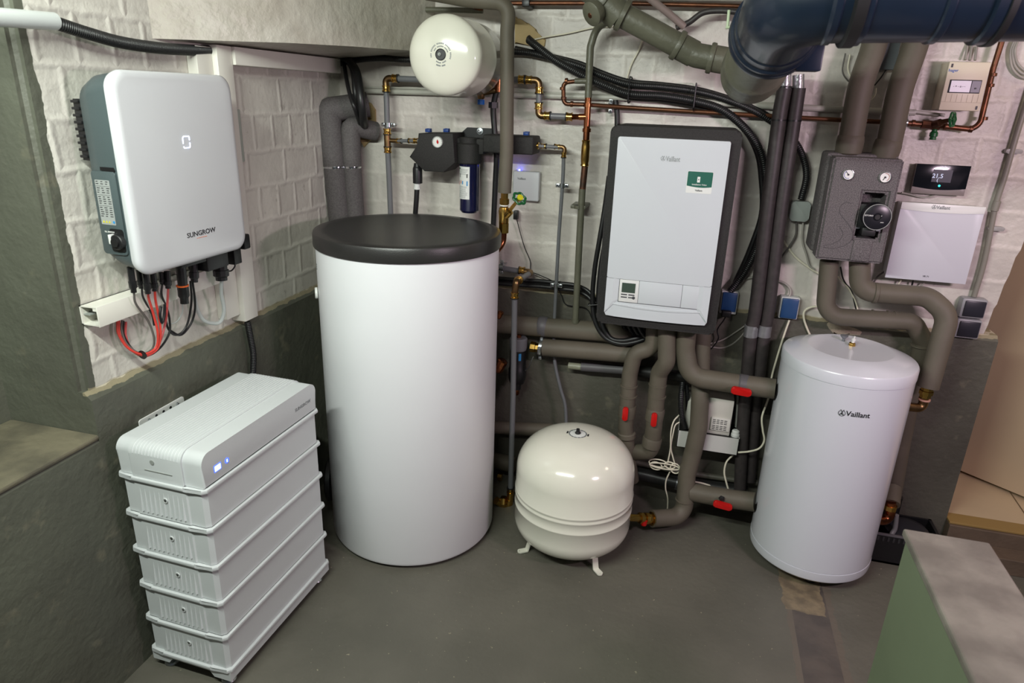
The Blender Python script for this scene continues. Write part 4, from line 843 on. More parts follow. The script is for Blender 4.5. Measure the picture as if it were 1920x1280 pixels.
# ------------------------------------------------------------ brown insulated riser with angle valve
RD = .27
rs = root('insulated_riser', 'brown grey insulated riser in front of the filter, entering the big tank', 'pipe', at(946, 360, d=RD))
bm = BM(); q = bend(pts([(800, -14, RD), (880, 0, RD), (955, 6, RD), (951, 60, RD), (950, 280, RD), (946, 361, RD)]), [0.0, 0.05, 0.2, 0.2]); tube(bm, q, 0.0275, 22); obj('insulation', bm, insul, rs)
yv = root('angle_valve', 'brass angle valve with green wheel under the brown riser', 'valve', at(943, 440, d=RD))
P = at(946, 360, d=RD); zz = [at(946, y, d=RD).z for y in (360, 372, 384, 391, 418, 436, 452)]
bm = BM(); lathe(bm, [(0.016, 0.02), (0.016, zz[1]-P.z), (0.021, zz[1]-P.z-.001), (0.021, zz[2]-P.z+.004), (0.017, zz[2]-P.z+.003), (0.017, zz[3]-P.z)], P, (0, 0, 1), 8); obj('union_nut', bm, brass, yv)
bm = BM(); lathe(bm, [(0.018, 0.0025), (0.019, 0), (0.018, -0.0025)], V(P.x, P.y, zz[2]-.002), (0, 0, 1), 20); obj('gasket', bm, plast, yv)
bm = BM(); lathe(bm, [(0.02, zz[3]-P.z+.005), (0.023, zz[3]-P.z-.01), (0.021, zz[4]-P.z+.02), (0.021, zz[4]-P.z+.002), (0.017, zz[4]-P.z)], P, (0, 0, 1), 20); vb = obj('valve_body', bm, brass, yv)
bm = BM(); a_ = V(P.x-.002, P.y, (zz[3]+zz[4])/2-.01); h_ = at(974, 372, d=RD+.02); lathe(bm, [(0.016, 0), (0.019, 0.03), (0.019, 0.045), (0.008, 0.05), (0.006, (h_-a_).length)], a_, h_-a_, 16); obj('bonnet', bm, brass, vb)
w_ = handwheel(h_, h_-a_+V(0, -0.05, 0), 0.026, yv)
bm = BM(); dd = (h_-a_+V(0, -0.05, 0)).normalized(); lathe(bm, [(0.013, 0.004), (0.013, 0.010), (0.0, 0.011)], h_, dd, 24); obj('yellow_disc', bm, yellow_p, w_)
bm = BM(); lathe(bm, [(0.017, zz[4]-P.z+.001), (0.022, zz[4]-P.z), (0.022, zz[5]-P.z), (0.016, zz[5]-P.z-.003)], P, (0, 0, 1), 8); obj('lower_nut', bm, brass, yv)
elbow(V(P.x, P.y, zz[5]), V(P.x-.002, P.y, zz[6]-.01), V(P.x-.03, P.y-.05, zz[6]-.05), 0.015, yv, copper)

# gateway with blue led
P0, P1 = at(962, 320, d=.04), at(1007, 378, d=.04)
gw = root('internet_gateway', 'small white gateway box with a blue glow on the wall', 'gateway', V(P0.x, 0, P1.z))
bm = BM(); box(bm, (P0.x, -.04, P1.z), (P1.x+.005, -.002, P0.z), 0.006, 3); obj('case', bm, M('gateway_white', (204, 208, 210), .4), gw)
P = at(974, 318, d=.02); bm = BM(); rod(bm, P+V(0, 0, -0.004), P+V(0, 0, 0.002), 0.004, 10); obj('status_light', bm, glow('led_deep_blue', (60, 70, 255), 30), gw)
text('Vaillant', 0.013, at(978, 335, d=.0405), (1, 0, 0), (0, 0, 1), gink, gw)
P = at(967, 403, d=.03); bm = BM(); box(bm, P+V(-0.01, -0.008, -0.02), P+V(0.01, 0.02, 0.02), 0.003); pt = spl(pts([(968, 407, .03), (973, 427, .02), (983, 462, .02), (994, 489, .02), (996, 508, .03), (1015, 517, .05), (1040, 530, .05), (1052, 552, .04), (1062, 571, .04), (1097, 577, .04), (1109, 595, .04), (1114, 612, .04)])); tube(bm, pt, 0.0022, 8); tag(obj('power_lead', bm, black_c), 'thin black lead with a slim plug hanging from the white gateway', 'cable')

# ------------------------------------------------------------ corner foam-insulated pipes
ci = root('insulated_corner_pipe', 'thick grey foam insulated pipe standing in the wall corner', 'pipe', at(630, 420, d=.12))
P = pts([(690, 196, .06), (616, 206, .15), (628, 311, .15)]); bm = BM(); q = bend([P[0], P[1], P[2]], 0.015, 3); tube(bm, q, 0.053, 28); obj('insulation', bm, gfoam, ci)
bm = BM(); tube(bm, pts([(629, 315, .15), (640, 430, .15)]), 0.053, 28); obj('insulation', bm, gfoam, ci)
c2p = root('insulated_corner_pipe', 'thinner grey foam insulated pipe beside the thick one in the corner', 'pipe', at(664, 420, d=.1))
P = pts([(704, 246, .03), (657, 236, .13), (660, 311, .13)]); bm = BM(); tube(bm, bend(P, 0.015, 3), 0.042, 24); obj('insulation', bm, gfoam, c2p)
bm = BM(); tube(bm, pts([(660, 315, .13), (668, 430, .13)]), 0.042, 24); obj('insulation', bm, gfoam, c2p)
for px, dd, rr, nm in ((629, .15, 0.054, 'thick'), (660, .13, 0.043, 'thinner')):
    P = at(px, 313, d=dd); bm = BM(); lathe(bm, [(rr-.012, -0.006), (rr-0.003, -0.006), (rr-0.002, 0), (rr-0.003, 0.006), (rr-.012, 0.006)], P, (0, 0, 1), 32); tag(obj('metal_strap', bm, chrome), 'shiny strap in the joint of the %s corner pipe insulation' % nm, 'strap')

# ------------------------------------------------------------ patches of foam and plaster on the wall
def blob(L_, th, label, m=foamy, name='filler_patch'):
    P = [at(a, c, d=0.0) for a, c in L_]; bm = BM(); prism(bm, [(p.x, p.z) for p in P], (0, 0.002, 0), (1, 0, 0), (0, 0, 1), (0, -th, 0), th*0.4, 2); tag(obj(name, bm, m), label, 'filler')
blob([(966, 30), (975, 38), (992, 44), (1006, 55), (1012, 68), (1024, 74), (1022, 86), (1012, 98), (998, 84), (966, 82)], 0.014, 'beige filler patch around the cable hole at the top of the wall', M('beige_plaster', (196, 172, 126), 0.8, bump=0.003, bscale=30, var=0.15))
blob([(684, 190), (697, 193), (706, 206), (705, 228), (712, 246), (700, 250), (697, 262), (684, 276), (676, 262), (682, 245)], 0.016, 'beige foam patch around the cables in the left corner')
blob([(1545, 604), (1560, 600), (1580, 606), (1600, 612), (1618, 618), (1612, 628), (1590, 626), (1572, 620), (1560, 624), (1550, 614)], 0.026, 'broken plaster edge behind the lid of the right cylinder', M('broken_plaster', (158, 146, 128), 0.9, bump=0.006, bscale=60, var=0.3))

# ------------------------------------------------------------ black cable bundle
def bl(pts_, r, label, m=corr, rib=False, name='corrugated_conduit', cat='conduit', group=None):
    bm = BM(); q = spl(pts(pts_))
    if rib: corrug(bm, q, r, 0.008, 12, 0.10)
    else: tube(bm, q, r, 12)
    return tag(obj(name, bm, m), label, cat, group)
bl([(632, 120, .05), (664, 113, .06), (711, 109, .07), (770, 112, .07), (860, 106, .06), (967, 97, .05), (1030, 108, .05), (1086, 124, .07), (1129, 142, .06), (1179, 158, .05), (1241, 163, .05), (1303, 171, .05), (1354, 184, .05), (1410, 206, .06), (1449, 229, .045), (1480, 252, .03), (1504, 290, .03), (1512, 330, .03), (1502, 374, .03)], 0.0135, 'black conduit topmost in the bundle, running from the left corner to the junction box', rib=True)
bl([(991, 74, .02), (1008, 88, .05), (1040, 112, .07), (1086, 138, .09), (1129, 158, .08), (1179, 176, .07), (1241, 180, .07), (1303, 190, .07), (1354, 206, .07), (1396, 240, .07), (1424, 281, .06), (1434, 325, .06), (1437, 380, .06), (1424, 450, .05), (1398, 508, .04), (1369, 546, .04)], 0.016, 'thick black conduit curving down right of the heating unit', rib=True)
bl([(991, 70, .01), (1012, 94, .04), (1050, 122, .05), (1090, 142, .05), (1135, 166, .05), (1180, 182, .04), (1241, 187, .04), (1303, 197, .04), (1350, 208, .035), (1392, 238, .035), (1418, 282, .035), (1427, 330, .03), (1428, 400, .03), (1405, 470, .03), (1378, 530, .025)], 0.011, 'black conduit lowest in the bundle, behind the thick one')
bl([(966, 90, .02), (1030, 104, .03), (1086, 118, .045), (1129, 136, .035), (1179, 152, .03), (1241, 158, .03), (1303, 166, .03), (1356, 180, .03), (1412, 200, .03), (1455, 226, .02)], 0.009, 'thin black conduit along the upper rear of the bundle')
for px, py in ((1181, 167), (1303, 180)):
    P = at(px, py, d=.06); bm = BM(); q = bend([P+V(0, -0.03, 0.046), P+V(0, -0.035, -0.052), P+V(0, 0.04, -0.052), P+V(0, 0.05, 0.046), P+V(0, -0.03, 0.046)], 0.012, 4); tube(bm, q, 0.003, 8); tag(obj('cable_tie', bm, black), ('left' if px < 1200 else 'right')+' black tie around the cable bundle above the heating unit', 'cable tie')
bl([(636, 114, .04), (645, 122, .09), (650, 150, .16), (657, 180, .20), (666, 205, .21), (676, 235, .12)], 0.009, 'thinner black conduit dropping beside the corner pipes')
bl([(640, 108, .05), (655, 115, .09), (668, 135, .15), (674, 165, .19), (678, 195, .20), (681, 222, .17), (684, 240, .08), (686, 246, .02)], 0.018, 'thick black conduit dropping into the foam filled hole by the corner')
bl([(636, 106, .03), (650, 112, .08), (660, 128, .13), (664, 150, .17), (668, 185, .18), (680, 218, .1)], 0.012, 'middle black conduit dropping beside the corner pipes')
bl([(1154, 188, .04), (1157, 215, .04), (1157, 250, .04)], 0.011, 'short black conduit disappearing behind the top of the heating unit')
for k, (dx, lab) in enumerate(((0, 'left strand of black cable along the left side of the heating unit'), (11, 'right strand of black cable along the left side of the heating unit'))):
    bl([(1142+dx*.6, 330, .13), (1134+dx, 390, .13), (1124+dx, 450, .14), (1115+dx, 505, .14), (1111+dx, 560, .14), (1116+dx, 602, .15), (1134+dx*.8, 632, .16), (1163+dx*.3, 644-dx*.5, .17), (1195, 640-dx*.6, .17), (1225, 628-dx*.4, .15)], 0.0105, lab, rib=False, name='cable', cat='cable', m=black_c)
for k, (dy, dd, r) in enumerate(((0, .05, .0095), (10, .06, .0095), (5, .035, .008))):
    bl([(930, 521+dy, dd), (970, 524+dy, dd), (1017, 527+dy, dd), (1050, 531+dy, dd), (1076, 534+dy, dd), (1099, 543+dy, dd+.01), (1112, 557+dy, dd+.02), (1124, 580+dy, dd+.02), (1150, 612+dy, dd+.04), (1180, 630+dy*.5, dd+.05)], r, ('upper', 'lower', 'rear')[k]+' black cable of the run crossing the paint line behind the grey pipe', name='cable', cat='cable', m=black_c)
for k in range(4):
    bl([(1168+k*9, 606, .1+.03*k), (1176+k*9, 622, .1+.03*k), (1190+k*7, 634-k, .1+.03*k), (1212+k*3, 640-2*k, .1+.02*k), (1232, 632-k*2, .1+.02*k)], 0.011, ('left', 'second', 'third', 'right')[k]+' black ribbed conduit bulging under the left of the heating unit', rib=True)
P = at(1112, 571, d=.15); bm = BM(); q = bend([P+V(-0.02, -0.02, 0), P+V(0.035, -0.02, 0.01), P+V(0.035, 0.02, 0.01), P+V(-0.02, 0.02, 0), P+V(-0.02, -0.02, 0)], 0.008, 3); tube(bm, q, 0.0025, 6); tag(obj('cable_tie', bm, black), 'black tie around the cable pair left of the heating unit', 'cable tie')

# thin light cables on the upper wall
def th(pts_, label, r=0.0028, m=white_c, group=None): return bl(pts_, r, label, m, name='cable', cat='cable', group=group)
th([(995, 76, .03), (1020, 70, .02), (1067, 62, .015), (1112, 52, .015), (1150, 50, .01)], 'thin white cable from the cable hole towards the drain pipe', 0.003)
th([(1206, 72, .01), (1197, 95, .01), (1185, 118, .01), (1178, 138, .01), (1174, 156, .01)], 'thin white cable hanging down below the big drain pipe', 0.0035)
th([(1585, 100, .03), (1580, 135, .03), (1596, 158, .03), (1612, 178, .03)], 'dark thin cable looping left of the two insulated pipes', 0.0028, grey_c)
th([(1594, 102, .02), (1590, 130, .02), (1600, 150, .02), (1618, 160, .02)], 'light cable looping left of the two insulated pipes', 0.003)
th([(1642, 165, .03), (1640, 178, .03), (1630, 188, .03), (1618, 192, .03)], 'white cable between the two insulated pipes', 0.0035)
th([(1662, 130, .03), (1652, 145, .03), (1640, 160, .03)], 'dark lead dropping from the small grey cabinet', 0.0025, black_c)
P0, P1 = at(1650, 60, d=.05), at(1679, 131, d=.05); bm = BM(); box(bm, (P0.x, -.05, P1.z), (P1.x, -.001, P0.z), 0.004); tag(obj('wall_box', bm, M('dark_grey_box', (112, 118, 122), .45)), 'small dark grey cabinet between the two insulated pipes', 'box')
for k in range(3): th([(1905+3*k, 70, .02), (1895+4*k, 95, .02+.005*k), (1897+5*k, 125-4*k, .02), (1912+4*k, 143-6*k, .02), (1935, 150-8*k, .02)], ('outer', 'middle', 'inner')[k]+' grey cable loop at the top right corner', 0.0045, greyl_c)

# ------------------------------------------------------------ big painted drain pipe
dp = root('drain_pipe', 'large grey green painted drain pipe with sockets slanting down below the ceiling', 'drain pipe', at(1280, 95, d=.3))
a0, a1, a2, a3 = pts([(1095, -30, .36), (1148, 18, .34), (1284, 92, .30), (1306, 104, .30)])
q1, q2 = pts([(1350, 112, .30), (1405, 118, .32)])
def seg(p, q, r, nm='pipe', m=gpaint, n=32, parent=dp): bm = BM(); tube(bm, [p, q], r, n); return obj(nm, bm, m, parent)
seg(a0, a1, 0.044)
d1_ = (a2-a1).normalized(); d0_ = (a1-a0).normalized()
def socket(P, d, r, L_=0.06, nm='socket'):
    bm = BM(); lathe(bm, [(r*0.9, -L_*0.5), (r*1.0, -L_*0.5), (r*1.0, L_*0.22), (r*1.14, L_*0.26), (r*1.16, L_*0.42), (r*1.1, L_*0.5), (r*0.9, L_*0.5)], P, d, 36); return obj(nm, bm, gpaint, dp)
socket(a1-d0_*0.01, -d0_, 0.052, 0.09); bm = BM(); lathe(bm, [(0.046, 0), (0.055, 0.004), (0.055, 0.02), (0.046, 0.024)], a1+d1_*0.03, d1_, 36); obj('socket_ring', bm, gpaint, dp)
P = at(1113, 24, d=.4); bm = BM(); lathe(bm, [(0.036, -0.02), (0.042, 0), (0.042, 0.012), (0.034, 0.018), (0, 0.02)], P, V(-0.5, -0.6, -0.4), 24); obj('end_cap', bm, gpaint, dp); bm = BM(); lathe(bm, [(0.012, 0), (0.008, 0.003), (0, 0.003)], P+V(-0.5, -0.6, -0.5).normalized()*0.018, V(-0.5, -0.6, -0.4), 8); obj('rust_spot', bm, copper_old, dp)
socket(a2, -d1_, 0.045, 0.075)
d2_ = (q1-a3).normalized(); bm = BM(); tube(bm, bend([a1, a2, a3, q1, q2], 0.06, 6), 0.0415, 32); obj('pipe', bm, gpaint, dp); socket(q1-d2_*0.005, -d2_, 0.045, 0.07)
# fat elbow and blue vent pipe passing close overhead
bc = at(1452, 60, d=1.02)         # centre of the blue rim
ax = V(0.03, -0.80, 0.14).normalized()
rim = bc; e1 = rim - ax*0.02
ge = [rim, rim-ax*0.24, rim-ax*0.42+V(-0.02, 0, -0.03)]
bm = BM(); lathe(bm, [(0.085, 0.03), (0.085, -0.30), (0.092, -0.31), (0.096, -0.33), (0.092, -0.345), (0.097, -0.36), (0.094, -0.385), (0.098, -0.40), (0.095, -0.46), (0.06, -0.5), (0, -0.5)], rim, ax, 56); obj('elbow_body', bm, gpaint, dp)
vp = root('vent_pipe', 'big blue ventilation pipe passing overhead close to the camera', 'ventilation pipe', rim)
bm = BM(); lathe(bm, [(0.086, -0.03), (0.107, -0.03), (0.110, -0.02), (0.107, -0.008), (0.103, -0.004), (0.104, 0.012), (0.108, 0.018), (0.108, 0.03), (0.102, 0.036), (0.100, 0.07), (0.096, 0.075), (0.096, 0.09), (0.086, 0.09)], rim, ax, 64); obj('socket_rim', bm, ventp, vp)
Pm_ = rim+ax*0.27+V(0, 0, 0.004); Pend = Pm_+V(1.9, 0.10, 0.05)
bm = BM(); tube(bm, bend([rim+ax*0.06, Pm_, Pend], 0.15, 14), 0.097, 48); obj('pipe', bm, ventp, vp)
dx_ = (Pend-Pm_).normalized()
for pxb, r1_, w2, m_ in ((1548, 0.101, 0.012, ventp), (1588, 0.107, 0.022, rubber), (1604, 0.103, 0.012, ventp), (1748, 0.101, 0.012, ventp), (1840, 0.104, 0.02, ventp), (1858, 0.107, 0.012, rubber)):
    t = (at(pxb, 60, d=-Pm_.y).x-Pm_.x)/dx_.x; P = Pm_+dx_*t; bm = BM(); lathe(bm, [(0.094, -w2/2-.006), (r1_, -w2/2), (r1_, w2/2), (0.094, w2/2+.006)], P, dx_, 56); obj('joint_band', bm, m_, vp)
P = at(1515, 118, d=1.0); bm = BM(); box(bm, P+V(-0.03, -0.03, -0.02), P+V(0.03, 0.04, 0.06), 0.004); tag(obj('pipe_bracket', bm, M('dark_blue_bracket', (24, 40, 60), 0.4)), 'dark blue block under the elbow of the ventilation pipe', 'bracket')
P = at(1366, 38, d=.9); bm = BM(); tube(bm, [P+V(0, 0, -0.02), P+V(-0.002, 0, 0.025)], 0.004, 8); tube(bm, [P+V(-0.005, 0, -0.018), P+V(0.06, 0.0, -0.012)], 0.004, 8); tag(obj('screw_anchor', bm, M('pale_green', (176, 190, 160), .5)), 'small pale anchor sticking out left of the blue pipe', 'anchor')

# ------------------------------------------------------------ wall-hung heating unit
def wallbox(q, d):
    """x0,x1,z0,z1 of a level box front seen at the four corners tl,tr,br,bl"""
    P = [at(a, c, d=d) for a, c in q]
    return ((P[0].x+P[3].x)/2, (P[1].x+P[2].x)/2, (P[2].z+P[3].z)/2, (P[0].z+P[1].z)/2)
HX, HY, HZ, HW, HH = 1.331, -0.372, 1.014, 0.401, 0.693
hu = thing('heating_unit', 'wall-hung white heating unit in a dark foam surround', 'heating unit', (HX+HW/2, 0, HZ))
c0_, c1_, c2_, c3_ = HX-0.033, HX+HW+0.037, HZ-0.042, HZ+HH+0.037
bm = BM(); prism(bm, rrect(c0_, c2_, c1_, c3_, 0.022), (0, -0.345, 0), (1, 0, 0), (0, 0, 1), (0, 0.33, 0), 0.008, 2); cz = obj('foam_surround', bm, epp, hu)
zs = HZ+0.157           # step between upper and lower panel
bm = BM(); prism(bm, rrect(HX, zs, HX+HW, HZ+HH, 0.006), (0, HY, 0), (1, 0, 0), (0, 0, 1), (0, 0.03, 0), 0.004, 3)
hp = M('unit_white', (206, 211, 215), 0.28, coat=0.2); up_ = obj('upper_panel', bm, hp, hu)
lowo = [(HX, HZ+0.012), (HX+0.006, HZ)] + [(HX+HW*k/10, HZ-0.004*math.sin(PI*k/10)) for k in range(1, 10)] + [(HX+HW-0.006, HZ), (HX+HW, HZ+0.012), (HX+HW, zs+0.02), (HX, zs+0.02)]
bm = BM(); prism(bm, lowo, (0, HY+0.006, 0), (1, 0, 0), (0, 0, 1), (0, 0.024, 0), 0.003, 2); lw_ = obj('lower_panel', bm, hp, hu)
# side strips that bring the lower panel level with the upper one beside the recess
for sgn in (0, 1):
    xs = [HX, HX+0.028, HX+0.055] if not sgn else [HX+HW, HX+HW-0.028, HX+HW-0.055]
    bm = BM(); vs = [bm.verts.new(p) for p in ((xs[0], HY, zs+0.001), (xs[1], HY, zs+0.001), (xs[2], HY+0.006, zs+0.001), (xs[0], HY+0.006, zs+0.001), (xs[0], HY, HZ+0.014), (xs[1], HY, HZ+0.06), (xs[2], HY+0.006, HZ+0.075), (xs[0], HY+0.006, HZ+0.014))]
    for f in ((0, 1, 2, 3), (4, 7, 6, 5), (0, 4, 5, 1), (1, 5, 6, 2), (2, 6, 7, 3), (3, 7, 4, 0)): bm.faces.new([vs[j] for j in f])
    obj('side_fairing', bm, hp, hu, False)
bm = BM(); lp_ = [(HX+0.028, HZ+0.056)] + [(HX+0.028+(HW-0.056)*k/12, HZ+0.056-0.010*math.sin(PI*k/12)) for k in range(1, 12)] + [(HX+HW-0.028, HZ+0.056)]
prism(bm, lp_ + [(x, z-0.006) for x, z in lp_[::-1]], (0, HY+0.002, 0), (1, 0, 0), (0, 0, 1), (0, 0.006, 0), 0.001); obj('lip', bm, hp, hu)
yd = HY+0.0035
def dq(px, py): return at(px, py, d=-yd)
cx0, cx1, cx2, cx3 = HX+0.052, HX+0.128, HX+0.294, HX+0.358
cz0, cz1 = HZ+0.064, zs-0.002
for nm, a, c, m_ in (('control_panel', cx0, cx1, plast), ('flap', cx1+.001, cx2, hp), ('flap', cx2+.001, cx3, hp)):
    bm = BM(); box(bm, (a, yd, cz0), (c, yd+0.006, cz1), 0.0012); o = obj(nm, bm, m_, hu)
    if nm == 'control_panel': cpn = o
bm = BM(); box(bm, (cx0-0.002, yd+0.001, cz0-0.002), (cx3+0.002, yd+0.004, cz1+0.001)); obj('joint_line', bm, hairline, hu)
ym = yd-0.0008
bm = BM(); box(bm, (cx0+0.010, ym, cz1-0.052), (cx1-0.013, ym+0.002, cz1-0.013)); obj('display', bm, M('lcd_green', (68, 82, 72), 0.2), cpn, label='dark green display')
bm = BM()
for r_ in range(2):
    for k in range(2): box(bm, (cx0+0.009+k*0.029, ym, cz1-0.063-r_*0.011), (cx0+0.033+k*0.029, ym+0.002, cz1-0.058-r_*0.011), 0.0005)
obj('buttons', bm, hairline, cpn)
bm = BM(); lathe(bm, [(0.0062, 0), (0.0062, 0.003), (0.005, 0.0035), (0, 0.003)], (cx1-0.017, yd+0.0015, cz0+0.02), (0, -1, 0), 20); obj('power_button', bm, hairline, cpn)
yt = HY-0.0004
P = at(1262, 298.5, d=-HY); text('Vaillant', 0.026, (P.x, yt, P.z), (1, 0, 0), (0, 0, 1), M('silver_print', (150, 154, 155), 0.4), up_, wscale=0.66)
P = at(1243.5, 297, d=-HY); hare_logo((P.x, yt, P.z), (1, 0, 0), (0, 0, 1), 0.0078, M('silver_print', (150, 154, 155), 0.4), up_)
sx0, sx1, sz0, sz1 = wallbox([(1289, 320), (1338, 323), (1334, 364), (1286, 361)], -HY)
bm = BM(); prism(bm, rrect(sx0, sz0, sx1, sz1, 0.004, 3), (0, HY, 0), (1, 0, 0), (0, 0, 1), (0, -0.0008, 0)); sk = obj('sticker', bm, white_l, up_, label='green and white sticker')
wv = [(sx0+.0015+(sx1-sx0-.003)*k/10, sz0+0.026-0.005*math.sin(PI*k/10*0.9)) for k in range(11)]
bm = BM(); prism(bm, wv + [(sx1-.0015, sz1-.003), (sx1-.004, sz1-.001), (sx0+.004, sz1-.001), (sx0+.0015, sz1-.003)], (0, HY-0.0008, 0), (1, 0, 0), (0, 0, 1), (0, -0.0005, 0)); obj('green_field', bm, M('sticker_green', (16, 92, 76), 0.5), sk, False)
sw_ = sx1-sx0; sh_ = sz1-sz0
bm = BM(); prism(bm, rrect(sx0+sw_*.40, sz0+sh_*.50, sx0+sw_*.51, sz0+sh_*.76, 0.001, 2), (0, HY-0.0013, 0), (1, 0, 0), (0, 0, 1), (0, -0.0004, 0)); obj('white_symbol', bm, white_l, sk, False)
bm = BM(); rod(bm, (sx0+sw_*.455, HY-0.0015, sz0+sh_*.63), (sx0+sw_*.455, HY-0.002, sz0+sh_*.63), 0.002, 8); obj('symbol_dot', bm, ink, sk)
text('Installation Video', 0.0075, (sx0+sw_*.5, HY-0.0014, sz0+sh_*.40), (1, 0, 0), (0, 0, 1), white_l, sk)
text('Vaillant', 0.009, (sx0+sw_*.5, HY-0.0009, sz0+sh_*.13), (1, 0, 0), (0, 0, 1), ink, sk)

# ------------------------------------------------------------ insulated refrigerant pipes
for nm, L_, lab in (('l', [(1473, 138, .12), (1471, 165, .12), (1460, 228, .12), (1438, 400, .12), (1417, 577, .12), (1408, 622, .12), (1402, 690, .12), (1393, 800, .12), (1387, 925, .12)], 'left of the two long dark insulated upright pipes'),
                    ('r', [(1497, 140, .10), (1497, 165, .10), (1488, 228, .10), (1463, 400, .10), (1441, 577, .10), (1433, 622, .10), (1424, 690, .10), (1414, 790, .08), (1405, 900, .08)], 'right of the two long dark insulated upright pipes')):
    t = root('insulated_pipe', lab, 'pipe', at(L_[-1][0], L_[-1][1], d=L_[-1][2]), 'dark insulated upright pipes')
    P = pts(L_); bm = BM(); tube(bm, spl(P[1:], 5), 0.027, 24); obj('insulation', bm, dfoam, t)
    bm = BM(); tube(bm, [P[0], P[1]+(P[1]-P[0])*0.3], 0.021, 20); obj('metal_pipe_end', bm, silver, t)
    y = 620; px = 1408 if nm == 'l' else 1433; Q = at(px, y, d=L_[0][2]); dd = (P[6]-P[4]).normalized(); bm = BM(); lathe(bm, [(0.0265, -0.026), (0.0285, -0.025), (0.0278, 0), (0.0287, 0.024), (0.0265, 0.025)], Q, dd, 28); obj('silver_tape', bm, silver, t)
    for a in ((1471, 163), (1460, 225)) if nm == 'l' else ((1488, 226),):
        Q = at(a[0], a[1], d=L_[0][2]); bm = BM(); lathe(bm, [(0.0255, -0.003), (0.0285, -0.003), (0.0285, 0.003), (0.0255, 0.003)], Q, dd, 28); obj('cable_tie', bm, black, t)

# ------------------------------------------------------------ sockets and junction boxes
def blueflap(q, d, label, plug=False):
    x0, x1, z0, z1 = wallbox(q, d); t = thing('wall_socket', label, 'socket', ((x0+x1)/2, 0, z0))
    bm = BM(); box(bm, (x0, -d+.008, z0), (x1, -.001, z1), 0.004); obj('box', bm, lplast, t)
    bm = BM(); box(bm, (x0+.005, -d, z0+(.012 if plug else .004)), (x1-.004, -d+.012, z1-.004), 0.004, 2); obj('blue_lid', bm, blue_p, t)
    return x0, x1, z0, z1
a_ = blueflap([(1352, 546), (1385, 548), (1381, 591), (1350, 588)], .055, 'socket with dark blue lid and a black plug, right below the heating unit corner', True)
px_ = (a_[0]+a_[1])/2-0.006; bm = BM(); box(bm, (px_-.020, -.085, a_[2]-.006), (px_+.020, -.056, a_[2]+.022), 0.006, 3); tube(bm, spl([V(px_, -.07, a_[2]), *pts([(1357, 600, .06), (1345, 618, .05), (1347, 634, .05), (1336, 651, .05), (1322, 662, .05)])]), 0.0028, 8); tag(obj('plug_lead', bm, black), 'black plug and lead hanging from the blue lidded socket', 'plug')
blueflap([(1464, 557), (1500, 560), (1496, 601), (1461, 597)], .055, 'socket with blue lid between dark pipes and right cylinder')
th([(1480, 600, .04), (1470, 628, .05), (1456, 673, .06), (1447, 706, .06), (1441, 745, .12), (1429, 780, .16), (1430, 805, .17), (1433, 825, .17), (1424, 840, .17), (1405, 846, .17), (1384, 848, .172)], 'cream cable hanging from the right blue socket to the condensate pump', 0.0042)
th([(1374, 853, .14), (1362, 866, .15), (1358, 885, .16), (1362, 905, .17), (1368, 925, .17)], 'short cream cable curving below the condensate pump shelf', 0.004)
th([(1298, 902, .1), (1318, 906, .1), (1337, 912, .1)], 'white cable lying above the lower insulated branch', 0.004)
th([(1479, 558, .03), (1482, 545, .02), (1474, 533, .015), (1455, 525, .01), (1420, 520, .01), (1395, 524, .01), (1372, 543, .02)], 'grey cable arching from the right blue socket behind the dark pipes', 0.005, greyl_c)
th([(1526, 640, .03), (1516, 622, .03), (1508, 600, .03), (1508, 584, .02), (1520, 576, .02), (1535, 574, .02)], 'cream cable loop left of the elbow above the right cylinder', 0.0045)
th([(1400, 608, .03), (1380, 622, .03), (1361, 634, .03), (1340, 642, .03), (1322, 645, .03)], 'upper grey cable sagging below the blue socket', 0.0035, greyl_c)
th([(1398, 620, .02), (1384, 636, .02), (1369, 647, .02), (1350, 652, .02), (1322, 648, .02)], 'lower grey cable sagging below the blue socket', 0.004, greyl_c)
th([(1380, 592, .01), (1392, 600, .01), (1402, 612, .01)], 'short grey lead at the left side of the dark pipes', 0.003, grey_c)
x0, x1, z0, z1 = wallbox([(1484, 376), (1522, 380), (1515, 417), (1481, 413)], .045)
bm = BM(); prism(bm, rrect(x0, z0, x1, z1, 0.012), (0, -.045, 0), (1, 0, 0), (0, 0, 1), (0, .044, 0), 0.005, 2); tag(obj('junction_box', bm, M('junction_grey', (152, 158, 154), .45)), 'small grey junction box left of the pump group', 'junction box')
th([(1493, 414, .02), (1492, 440, .02), (1480, 462, .02), (1465, 482, .02)], 'grey cable leaving the left underside of the junction box', 0.004, grey_c)
th([(1506, 414, .02), (1504, 450, .02), (1512, 478, .02), (1518, 498, .02), (1528, 505, .02)], 'grey cable leaving the right underside of the junction box', 0.004, greyl_c)
th([(1468, 450, .015), (1490, 480, .015), (1515, 500, .015), (1535, 512, .015), (1560, 520, .015)], 'light cable slanting below the junction box', 0.0045, white_c)
th([(1519, 401, .03), (1530, 402, .03), (1545, 402, .03)], 'short level cable from junction box to the pump group', 0.003, grey_c)
